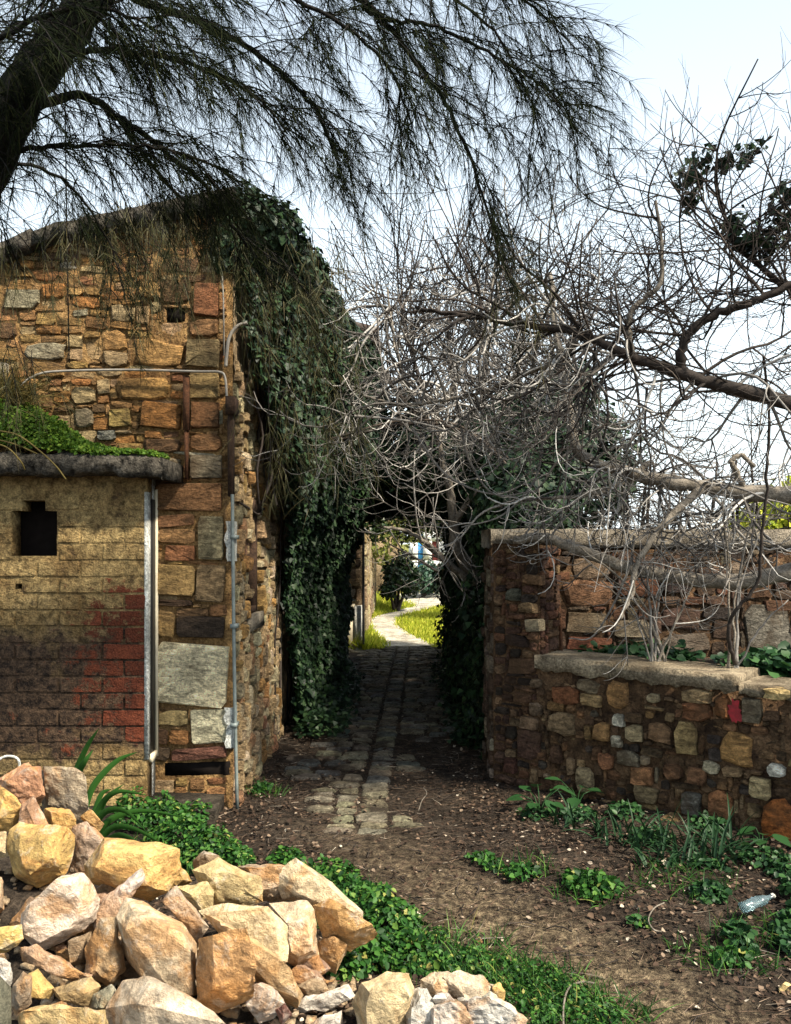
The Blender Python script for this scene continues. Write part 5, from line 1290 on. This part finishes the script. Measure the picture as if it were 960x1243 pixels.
shoots(L5[0], L5[1], L5[2], 13, (.25, .65), (-.3, -.1, -.05), 'fig_twig', 1, (.005, .009), 0, sag=.14, rise=.3)
shoots(L6[0], L6[1], L6[2], 44, (.3, .9), (-.3, 0, .5), 'dark_twig', 2, (.004, .008), .1, sag=.0, rise=.2)
# thick bone-pale hanging twigs
b = Buf(); random.seed(5)
for pts in ([(694, 468), (690, 500), (688, 560), (684, 610), (680, 640)], [(785, 470), (783, 520), (790, 560), (787, 595)], [(900, 600), (912, 630), (918, 650), (926, 670), (928, 685)], [(770, 650), (760, 700), (722, 770), (690, 775)], [(640, 470), (630, 520), (600, 570), (560, 585)],
            [(660, 520), (650, 580), (610, 625), (560, 640)], [(720, 500), (730, 540), (745, 560)], [(560, 520), (570, 560), (600, 600), (650, 596)], [(590, 440), (600, 500), (605, 560)], [(500, 520), (540, 575), (600, 600), (650, 580)], [(430, 505), (500, 512), (560, 530), (600, 560)]):
    yy = random.uniform(4.5, 5.0); b.tube(spline([tuple(P(x_, y_, yy + .02 * i)) for i, (x_, y_) in enumerate(pts)], 6), [.009 - .005 * i / (6 * (len(pts) - 1)) for i in range(6 * (len(pts) - 1) + 1)], 5)
put('hanging_twigs', b.mesh('hanging_twigs', M['fig_twig'], True), fig, 'stuff')
# young fig shoots from the bed
for lab, x0, y0, seedv, k, tops in (('young fig bush of thin stems in the middle of the planting bed', 800, 806, 3, 9, (690, 860, 640, 760)), ('young fig bush with two thick stems at the right of the planting bed', 893, 806, 4, 6, (850, 960, 590, 740))):
    random.seed(seedv); Yb = 5.0 if x0 < 850 else 4.75
    t = thing('fig_bush', lab, 'bush', P(x0, y0, Yb))
    for i in range(k):
        xe, ye = random.uniform(tops[0], tops[1]), random.uniform(tops[2], tops[3]); xm = x0 + (xe - x0) * .35 + random.uniform(-12, 12); ym = y0 + (ye - y0) * .55
        r0 = random.uniform(.005, .010); o = limb(t, [(x0 + random.uniform(-10, 10), y0 + 6, Yb), (xm, ym, Yb - random.uniform(-.1, .15)), (xe, ye, Yb - random.uniform(-.15, .25))], r0, r0 * .45, 'fig_twig' if i % 2 else 'fig_bark', 'stem', 6, 6)
        shoots(o[0], o[1], o[2], 1, (.15, .45), (0, -.1, .4), 'fig_twig', 1, (.003, .006), .3, sag=.02)
t = thing('hanging_vine', 'thin dark vine hanging in front of the right end of the planter wall', 'vine', P(893, 806, 4.6))
limb(t, [(893, 806, 4.62), (884, 770, 4.55), (893, 740, 4.5), (918, 712, 4.45), (925, 660, 4.4), (930, 580, 4.35), (934, 500, 4.3), (926, 430, 4.25)], .012, .007, 'dark_twig', 'stem')

# fig in the ivy at the end of the wall
fig2 = thing('fig_tree', 'smaller fig tree, forked pale trunk rising from the dark ivy by the lane', 'tree', P(580, 760, 7.0))
limb(fig2, [(612, 800, 7.5), (600, 740, 7.3), (574, 700, 7.0), (553, 665, 6.8), (550, 630, 6.75), (545, 590, 6.7), (535, 550, 6.7), (528, 505, 6.7)], .075, .018, name='trunk')
A = limb(fig2, [(566, 702, 6.85), (540, 680, 6.7), (520, 662, 6.6), (495, 645, 6.5), (465, 640, 6.4)], .035, .010)
B_ = limb(fig2, [(550, 640, 6.75), (575, 600, 6.6), (620, 580, 6.5), (670, 575, 6.4)], .03, .010)
C_ = limb(fig2, [(532, 530, 6.7), (500, 480, 6.6), (480, 420, 6.6), (470, 350, 6.7)], .022, .008)
D_ = limb(fig2, [(528, 505, 6.7), (560, 450, 6.7), (590, 390, 6.7), (600, 320, 6.8)], .022, .008)
random.seed(90)
shoots(A[0], A[1], A[2], 9, (.4, .8), (-.3, -.3, .5), 'fig_twig', 1, (.006, .010), 0, sag=.14, rise=.3)
shoots(B_[0], B_[1], B_[2], 8, (.5, 1.1), (0, -.3, 0.1), 'fig_twig', 2, (.006, .010), 0, sag=.16, rise=.36)
shoots(C_[0], C_[1], C_[2], 30, (.5, 1.2), (-.1, -.2, .3), 'fig_twig', 2, (.008, .013), 0, sag=.2, rise=.45)
shoots(D_[0], D_[1], D_[2], 34, (.5, 1.2), (.1, -.2, .3), 'fig_twig', 2, (.008, .013), 0, sag=.2, rise=.45)
# upright bare tree behind
bt = thing('bare_tree', 'leafless tree with many upright brownish shoots behind the ivy arch', 'tree', P(590, 800, 8.6))
limb(bt, [(590, 846, 8.6), (590, 700, 8.6), (585, 600, 8.6), (580, 540, 8.6)], .10, .06, 'dark_twig', 'trunk')
random.seed(91)
for i, (xe, ye) in enumerate(((450, 430), (490, 400), (540, 380), (590, 370), (640, 385), (700, 400), (740, 430))):
    o = limb(bt, [(580, 560, 8.6), (580 + (xe - 580) * .6, 500, 8.6 + random.uniform(-.4, .4)), (xe, ye, 8.6 + random.uniform(-.7, .7))], .045, .016, 'dark_twig')
    shoots(o[0], o[1], o[2], 26, (.9, 2.0), (0, 0, 1.9), 'dark_twig', 1, (.006, .011), .25, sag=.0, rise=.12, wob=.07)
# thicket of thin twigs behind the garden wall
sh = thing('bare_shrub', 'tangled leafless shrub behind the top of the garden wall', 'shrub', P(790, 860, 6.9))
random.seed(92)
for i in range(12):
    x0 = 700 + i * 20; o = limb(sh, [(x0, 880, 6.9), (x0 + random.uniform(-15, 15), 700, 6.9), (x0 + random.uniform(-30, 30), 560, 6.9 + random.uniform(-.4, .4))], .022, .010, 'dark_twig', 'stem')
    shoots(o[0], o[1], o[2], 10, (.4, .9), (0, 0, .5), 'fig_twig' if i % 3 == 0 else 'dark_twig', 2, (.005, .009), .5, sag=.12, rise=.3)
# leafy climber at the top right
cl = [(P(px, py, 4.35), V3((r, .16, r * .8))) for px, py, r in ((835, 215, .09), (850, 195, .07), (840, 240, .07), (912, 183, .06), (905, 290, .12), (945, 270, .14), (960, 235, .10), (890, 270, .08), (930, 300, .10), (880, 195, .05))]
n = 900; pos, nr = shell_points(n, cl, .2)
cb = thing('climber', 'dark leafy climber caught in the top right branches', 'climber', P(905, 270, 4.35)); put('foliage', leaves('foliage', pos, nr, np.array([0, 0, -1.]), rng.uniform(.025, .05, n), M['ivy'], IVY, .7, .7), cb, 'stuff')
limb(cb, [(985, 420, 4.4), (950, 340, 4.38), (900, 275, 4.36), (850, 215, 4.35)], .010, .004, 'dark_twig', 'stem')

# ================================================================== CASUARINA OVERHEAD
cas = thing('casuarina_tree', 'dark drooping casuarina with fine hanging needles over the house', 'tree', P(-110, 1085, 3.9))
limb(cas, [(-150, 1100, 3.7), (-140, 800, 3.6), (-110, 500, 3.45), (-60, 300, 3.3), (0, 165, 3.2), (45, 85, 3.15), (95, 20, 3.1), (150, -60, 3.1), (230, -160, 3.1)], .145, .05, 'cas_bark', 'trunk', 6, 8)
LM = [([(20, 140, 3.2), (95, 115, 3.3), (150, 148, 3.4), (205, 188, 3.5), (258, 236, 3.6), (300, 300, 3.7)], .034, .006),
      ([(120, -20, 3.1), (200, 10, 3.2), (270, 40, 3.3), (330, 80, 3.4), (380, 130, 3.5), (410, 190, 3.6)], .030, .006),
      ([(180, -90, 3.1), (320, -60, 3.2), (430, -5, 3.3), (490, 55, 3.4), (540, 125, 3.5), (570, 190, 3.6), (592, 260, 3.7), (612, 320, 3.8)], .030, .004),
      ([(440, 8, 3.3), (475, 24, 3.35), (530, 34, 3.4), (600, 68, 3.45), (640, 92, 3.5), (675, 118, 3.55), (700, 160, 3.6)], .016, .003),
      ([(200, -120, 3.1), (360, -110, 3.1), (500, -70, 3.2), (590, -25, 3.3), (650, 10, 3.4), (690, 50, 3.45)], .026, .003),
      ([(-20, 190, 3.2), (60, 178, 3.2), (130, 176, 3.25), (200, 180, 3.3), (280, 210, 3.4)], .018, .004),
      ([(60, 70, 3.1), (130, 60, 3.0), (220, 75, 3.0), (300, 110, 3.05), (350, 160, 3.1)], .022, .004),
      ([(-30, 220, 3.3), (30, 200, 3.6), (90, 230, 3.9), (130, 290, 4.1), (150, 350, 4.2)], .018, .004),
      ([(140, 140, 3.4), (200, 220, 3.9), (260, 270, 4.3), (320, 300, 4.6), (370, 350, 4.7)], .016, .004),
      ([(90, 20, 3.1), (180, -30, 2.9), (300, -20, 2.9), (400, 20, 2.95), (470, 80, 3.0), (500, 150, 3.1)], .022, .004),
      ([(-60, 120, 3.0), (-20, 60, 2.8), (50, 20, 2.7), (120, 10, 2.7), (200, 40, 2.75)], .022, .005),
      ([(300, -110, 3.1), (420, -60, 3.3), (520, -20, 3.5), (600, 40, 3.7), (640, 110, 3.8), (660, 180, 3.9)], .018, .003)]
ns, nd, nl = [], [], []          # needle starts, directions, lengths
tb = Buf(); random.seed(33)
def tuft(p, d, k, L):
    for _ in range(k):
        ns.append(tuple(p)); v = d + Vector((random.gauss(0, .5), random.gauss(0, .5), random.gauss(0, .48))); nd.append(tuple(v.normalized())); nl.append(L * random.uniform(.6, 1.25))
def twiglet(p, d, L, r, k, needle, dens=1.0):
    p = p.copy(); pts = [p.copy()]; d = d.normalized(); seg = 7
    for i in range(seg):
        d = (d + Vector((random.gauss(0, .10), random.gauss(0, .10), random.gauss(-.13, .07)))).normalized(); p = p + d * L / seg; pts.append(p.copy())
        tuft(p, (d + Vector((.15, 0, -.35))).normalized(), int(k * dens * random.uniform(.5, 1.4)), needle)
    tb.tube(pts, [r * (1 - .7 * i / seg) for i in range(seg + 1)], 4)
for li, (pts, r0, r1) in enumerate(LM):
    o, s, rr = limb(cas, pts, r0 * .62, r1 * .8, 'cas_bark', 'limb', 7, 6)
    m_ = len(s); far = li in (2, 3, 4, 11)
    nb = {0: 36, 1: 36, 2: 44, 3: 34, 4: 32, 5: 30, 6: 36, 7: 20, 8: 16, 9: 38, 10: 38, 11: 26}[li]
    for i in range(nb):
        k = int((.12 + .88 * (i + random.random()) / nb) * (m_ - 1)); p = Vector(s[k]); t = Vector(s[min(k + 1, m_ - 1)] - s[max(k - 1, 0)]).normalized()
        sd_ = Vector((random.gauss(.15, .5), random.gauss(0, .7), random.gauss(.05, .55)))
        L = random.uniform(.22, .55)
        twiglet(p, t * .9 + sd_, L, .003, 8.2, .13)
        if random.random() < .7:
            q = p + (t * .5 + sd_ * .5).normalized() * L * .4; twiglet(q, t + Vector((random.gauss(.1, .6), random.gauss(0, .6), random.gauss(-.1, .5))), L * .7, .0025, 8.2, .13)
tr_ = spline([tuple(P(*q)) for q in [(-110, 500, 3.45), (-60, 300, 3.3), (0, 165, 3.2), (45, 85, 3.15), (95, 20, 3.1), (150, -60, 3.1)]], 6)
for i in range(170):
    p = Vector(tr_[int(random.uniform(.25, 1) * (len(tr_) - 1))]) + Vector((random.gauss(0, .08), -abs(random.gauss(.08, .06)), random.gauss(0, .08)))
    twiglet(p, Vector((random.gauss(.1, .8), random.gauss(-.3, .5), random.gauss(-.3, .6))), random.uniform(.2, .5), .004, 6, .13)
put('twiglets', tb.mesh('twiglets', M['cas_bark']), cas, 'stuff')
ns, nd, nl = np.array(ns), np.array(nd), np.array(nl)
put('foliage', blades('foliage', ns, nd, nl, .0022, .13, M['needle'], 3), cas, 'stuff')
# the lighter curtains that hang in front of the house and its ivy
ns, nd, nl = [], [], []; tb = Buf()
for (x0, x1, y0, y1, Y, cnt) in ((60, 200, 230, 300, 4.3, 34), (110, 240, 240, 330, 4.35, 22), (280, 420, 270, 400, 4.5, 42), (300, 440, 380, 500, 4.6, 30), (0, 70, 250, 330, 4.1, 9), (330, 430, 470, 560, 4.7, 11), (0, 40, 400, 450, 4.3, 10), (180, 290, 230, 280, 4.4, 18), (600, 650, 280, 350, 3.9, 9)):
    for i in range(cnt):
        p = P(random.uniform(x0, x1), random.uniform(y0, y1), Y + random.uniform(-.2, .15)); twiglet(p, Vector((random.gauss(.15, .3), random.gauss(0, .2), -.9)), random.uniform(.18, .5), .0022, 4.2, .15)
for pts in ([(78, 60, 3.8), (80, 200, 4.2), (82, 330, 4.3), (84, 440, 4.35)], [(330, 330, 4.5), (326, 480, 4.55), (328, 560, 4.6), (318, 620, 4.6)], [(346, 470, 4.6), (330, 545, 4.6), (345, 570, 4.6), (352, 600, 4.6)], [(250, 240, 4.0), (300, 290, 4.3), (360, 340, 4.5), (420, 420, 4.6)], [(120, 180, 3.6), (150, 240, 4.1), (170, 300, 4.3)]):
    s = spline([tuple(P(*q)) for q in pts], 6); tb.tube(s, .0035, 5)
    for q in s[len(s) // 2:]: tuft(Vector(q), Vector((random.gauss(0, .4), random.gauss(0, .3), -.8)), 4, .10)
put('hanging_twiglets', tb.mesh('hanging_twiglets', M['cas_bark']), cas, 'stuff')
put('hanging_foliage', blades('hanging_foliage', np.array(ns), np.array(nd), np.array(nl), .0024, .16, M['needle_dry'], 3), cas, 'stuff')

# ================================================================== BEYOND THE LANE
fh = thing('lane_house', 'stone house end with cream plinth at the far left end of the lane', 'house', (-.8, 12.6, 0))
f1 = Wall((0, 12.6, 0), (1, 0, 0), (0, -1, 0)); f2 = Wall((-.51, 0, 0), (0, 1, 0), (1, 0, 0))
core('front_wall', f1, -2.2, -.51, -.05, 4.2, .4, [], M['mortar_side'], fh)
core('side_wall', f2, 13.002, 22, -.05, 4.2, .4, [], M['mortar_side'], fh)
b = Buf(); b.box((-.86, 12.52, -.05), (-.62, 12.598, .68), .004); put('plinth', b.mesh('plinth', M['cream_wall']), fh)
b = Buf(); b.box((-.618, 12.50, -.05), (-.505, 13.4, .66), .004); put('plinth', b.mesh('plinth', M['white_paint']), fh)  # same plinth, lane side painted whiter to carry its brighter light
pl = [((.42, .33, .19), 3), ((.36, .25, .13), 2), ((.28, .2, .12), 2), ((.5, .42, .28), 2), ((.1, .07, .05), .8)]
for r in greedy(-.98, -.515, .70, 2.1, [], [(2, 1.6, 3), (1.5, 1, 3), (3, 2, 1)], .075, 61): place(fh, f1, (r[0] + .006, r[1] - .006, r[2] + .006, r[3] - .006), .05, pick(pl), T['stone'], base=-.01)
for r in greedy(13.45, 20, .10, 2.3, [], [(5, 2, 3), (3, 2, 3), (8, 3, 1)], .10, 62): place(fh, f2, (r[0] + .01, r[1] - .01, r[2] + .01, r[3] - .01), .05, pick(pl), T['stone'], 'side_stone', base=-.01)
b = Buf(); b.tube([(-.485, 12.45, .08), (-.485, 12.45, 2.4), (-.485, 12.45, 3.6)], .022, 6); put('drain_pipe', b.mesh('drain_pipe', M['black'], True), fh)
# eave and roof above
for i in range(10):
    y0 = 11.4 + i * 1.05; b = Buf(); b.box((-.9, y0, 4.22), (-.30, y0 + .09, 4.32)); put('rafter', b.mesh('rafter', M['timber']), fh)
b = Buf(); n0 = 0
b.box((-2.4, 11.2, 4.33), (-.27, 22.4, 4.42)); put('roof_deck', b.mesh('roof_deck', M['timber']), fh)
b = Buf()
for i in range(49):
    y0 = 11.2 + i * .227; b.tube([(-2.3, y0 + .11, 5.02), (-.24, y0 + .11, 4.49)], .08, 6)
put('roof_tiles', b.mesh('roof_tiles', M['roof_tile'], True), fh, 'stuff')
# doorstep stone by the grass
b = Buf(); b.box((-.86, 11.9, -.02), (-.74, 12.3, .14), .01); tag(put('kerb_stone', b.mesh('kerb_stone', M['cap'])), 'pale kerb stone at the foot of the far house end', 'stone')

def bush(name, label, cat, clumps, n, size, mat, trunk=None, tmpl=LEAF):
    c = clumps[0][0]; t = thing(name, label, cat, (c[0], c[1], 0)); pos, nr = shell_points(n, [(V3(a), V3(r)) for a, r in clumps], .45); kp = pos[:, 2] > .02; pos, nr = pos[kp], nr[kp]
    put('crown', leaves('crown', pos, nr + np.array([0, 0, .3]), np.array([0, -.2, -.6]), rng.uniform(size[0], size[1], len(pos)), M[mat], tmpl, .6, .8), t, 'stuff')
    b = Buf()
    for a, r in clumps:
        b.tube(spline([(c[0] + random.uniform(-.05, .05), c[1], -.02), ((a[0] + c[0]) / 2, (a[1] + c[1]) / 2, a[2] * .6), a], 4), [.05 * (1 - .1 * i) for i in range(9)] if not trunk else [trunk * (1 - .09 * i) for i in range(9)], 6)
    put('trunk', b.mesh('trunk', M['dark_twig'], True), t)
q = lambda px, py, Y: tuple(P(px, py, Y))
bush('evergreen_bush', 'dark round bush beside the far wall where the path bends', 'bush', [(q(480, 702, 19.5), (.34, .4, .30)), (q(470, 716, 19.2), (.22, .3, .2)), (q(497, 714, 19.4), (.26, .3, .2)), (q(489, 684, 19.8), (.24, .3, .36)), (q(473, 690, 19.9), (.2, .2, .3)), (q(503, 703, 20), (.2, .2, .3))], 1900, (.06, .13), 'ivy')
bush('evergreen_bush', 'dark bush in the middle distance right of the blue door', 'bush', [(q(512, 705, 24), (.45, .4, .38)), (q(525, 705, 25), (.5, .4, .45)), (q(540, 703, 24), (.5, .4, .45)), (q(518, 695, 24.5), (.4, .4, .4))], 2400, (.07, .14), 'blue_far')
bush('pale_tree', 'pale green tree hanging over the end of the lane', 'tree', [(q(600, 640, 17), (.9, .8, .9)), (q(520, 622, 18), (1.0, .7, .5)), (q(475, 622, 17.5), (.8, .7, .45)), (q(463, 655, 16.6), (.3, .4, .5)), (q(492, 645, 17), (.4, .4, .35)), (q(580, 690, 17), (.35, .5, .6)), (q(500, 590, 19), (1.2, .9, .6)), (q(560, 590, 18), (1.2, .9, .7))], 5200, (.05, .13), 'pale_leaf', .05)
bush('yellow_bush', 'yellow green bush beyond the garden wall at the right edge', 'bush', [(q(945, 625, 11), (.45, .4, .35)), (q(975, 615, 11), (.5, .4, .45)), (q(915, 640, 11), (.4, .4, .3))], 2600, (.05, .11), 'grass')
wh = thing('white_house', 'small white house at the far end beyond the path', 'house', (1.6, 34, 0))
ww = Wall((0, 34, 0), (1, 0, 0), (0, -1, 0))
core('wall', ww, .6, 5.0, -.05, 3.6, .3, [(.92, 1.14, .6, 2.1), (1.5, 1.8, .9, 1.7)], M['white_wall'], wh)
b = Buf(); b.box((.92, 34.08, .6), (1.14, 34.14, 2.1)); put('door', b.mesh('door', M['blue']), wh); o = wh.children[-1]; o['label'] = 'bright blue door'
b = Buf(); b.box((1.5, 34.1, .9), (1.8, 34.16, 1.7)); put('shutter', b.mesh('shutter', M['maroon']), wh)
b = Buf(); b.box((.4, 33.6, 3.6), (5.3, 38, 3.75)); put('roof', b.mesh('roof', M['roof_tile']), wh)
b = Buf(); b.box((.6, 34.31, -.05), (5.0, 37.6, 3.6)); put('back_rooms', b.mesh('back_rooms', M['white_wall']), wh)
wl = thing('far_wall', 'low white wall across the far end of the path', 'wall', (1.0, 28, 0)); b = Buf(); b.box((.2, 28, -.05), (4, 28.3, .55), .01); put('wall', b.mesh('wall', M['white_wall']), wl)
cwl = thing('cream_house', 'cream wall of a far house behind the dark round bush', 'house', (-.3, 26, 0)); b = Buf(); b.box((-3.0, 26, -.05), (.15, 31, 3.0), .01); put('wall', b.mesh('wall', M['mortar_side']), cwl)
b = Buf(); b.box((-3.2, 25.8, 3.0), (.35, 31.2, 3.12), .01); put('roof', b.mesh('roof', M['roof_tile']), cwl)
# distant hillside to the right
m = N('pinkish_hillside', 1, .05); nn = m.noise(.05, 6, .7); m.color(m.mix(m.rng(nn, .35, .65), (.42, .30, .24), (.30, .27, .20)))  # pinkish brown is the hillside's own colour
hx = np.linspace(20, 420, 50); hy = np.linspace(150, 420, 20); X, Y = np.meshgrid(hx, hy)
Z = -2 + 30 * np.exp(-((X - 165) / 48) ** 2 - ((Y - 260) / 70) ** 2) * (.7 + .5 * fbm(X * .03, Y * .03, 3)) + 46 * np.exp(-((X - 260) / 90) ** 2 - ((Y - 280) / 80) ** 2)
ii = np.arange(X.size).reshape(X.shape); Q = np.stack([ii[:-1, :-1], ii[:-1, 1:], ii[1:, 1:], ii[1:, :-1]], -1).reshape(-1, 4)
tag(put('hills', np_mesh('hills', np.stack([X, Y, Z], -1).reshape(-1, 3), Q, m.m, True)), 'pinkish hillside far away on the right', 'hill', kind='structure')
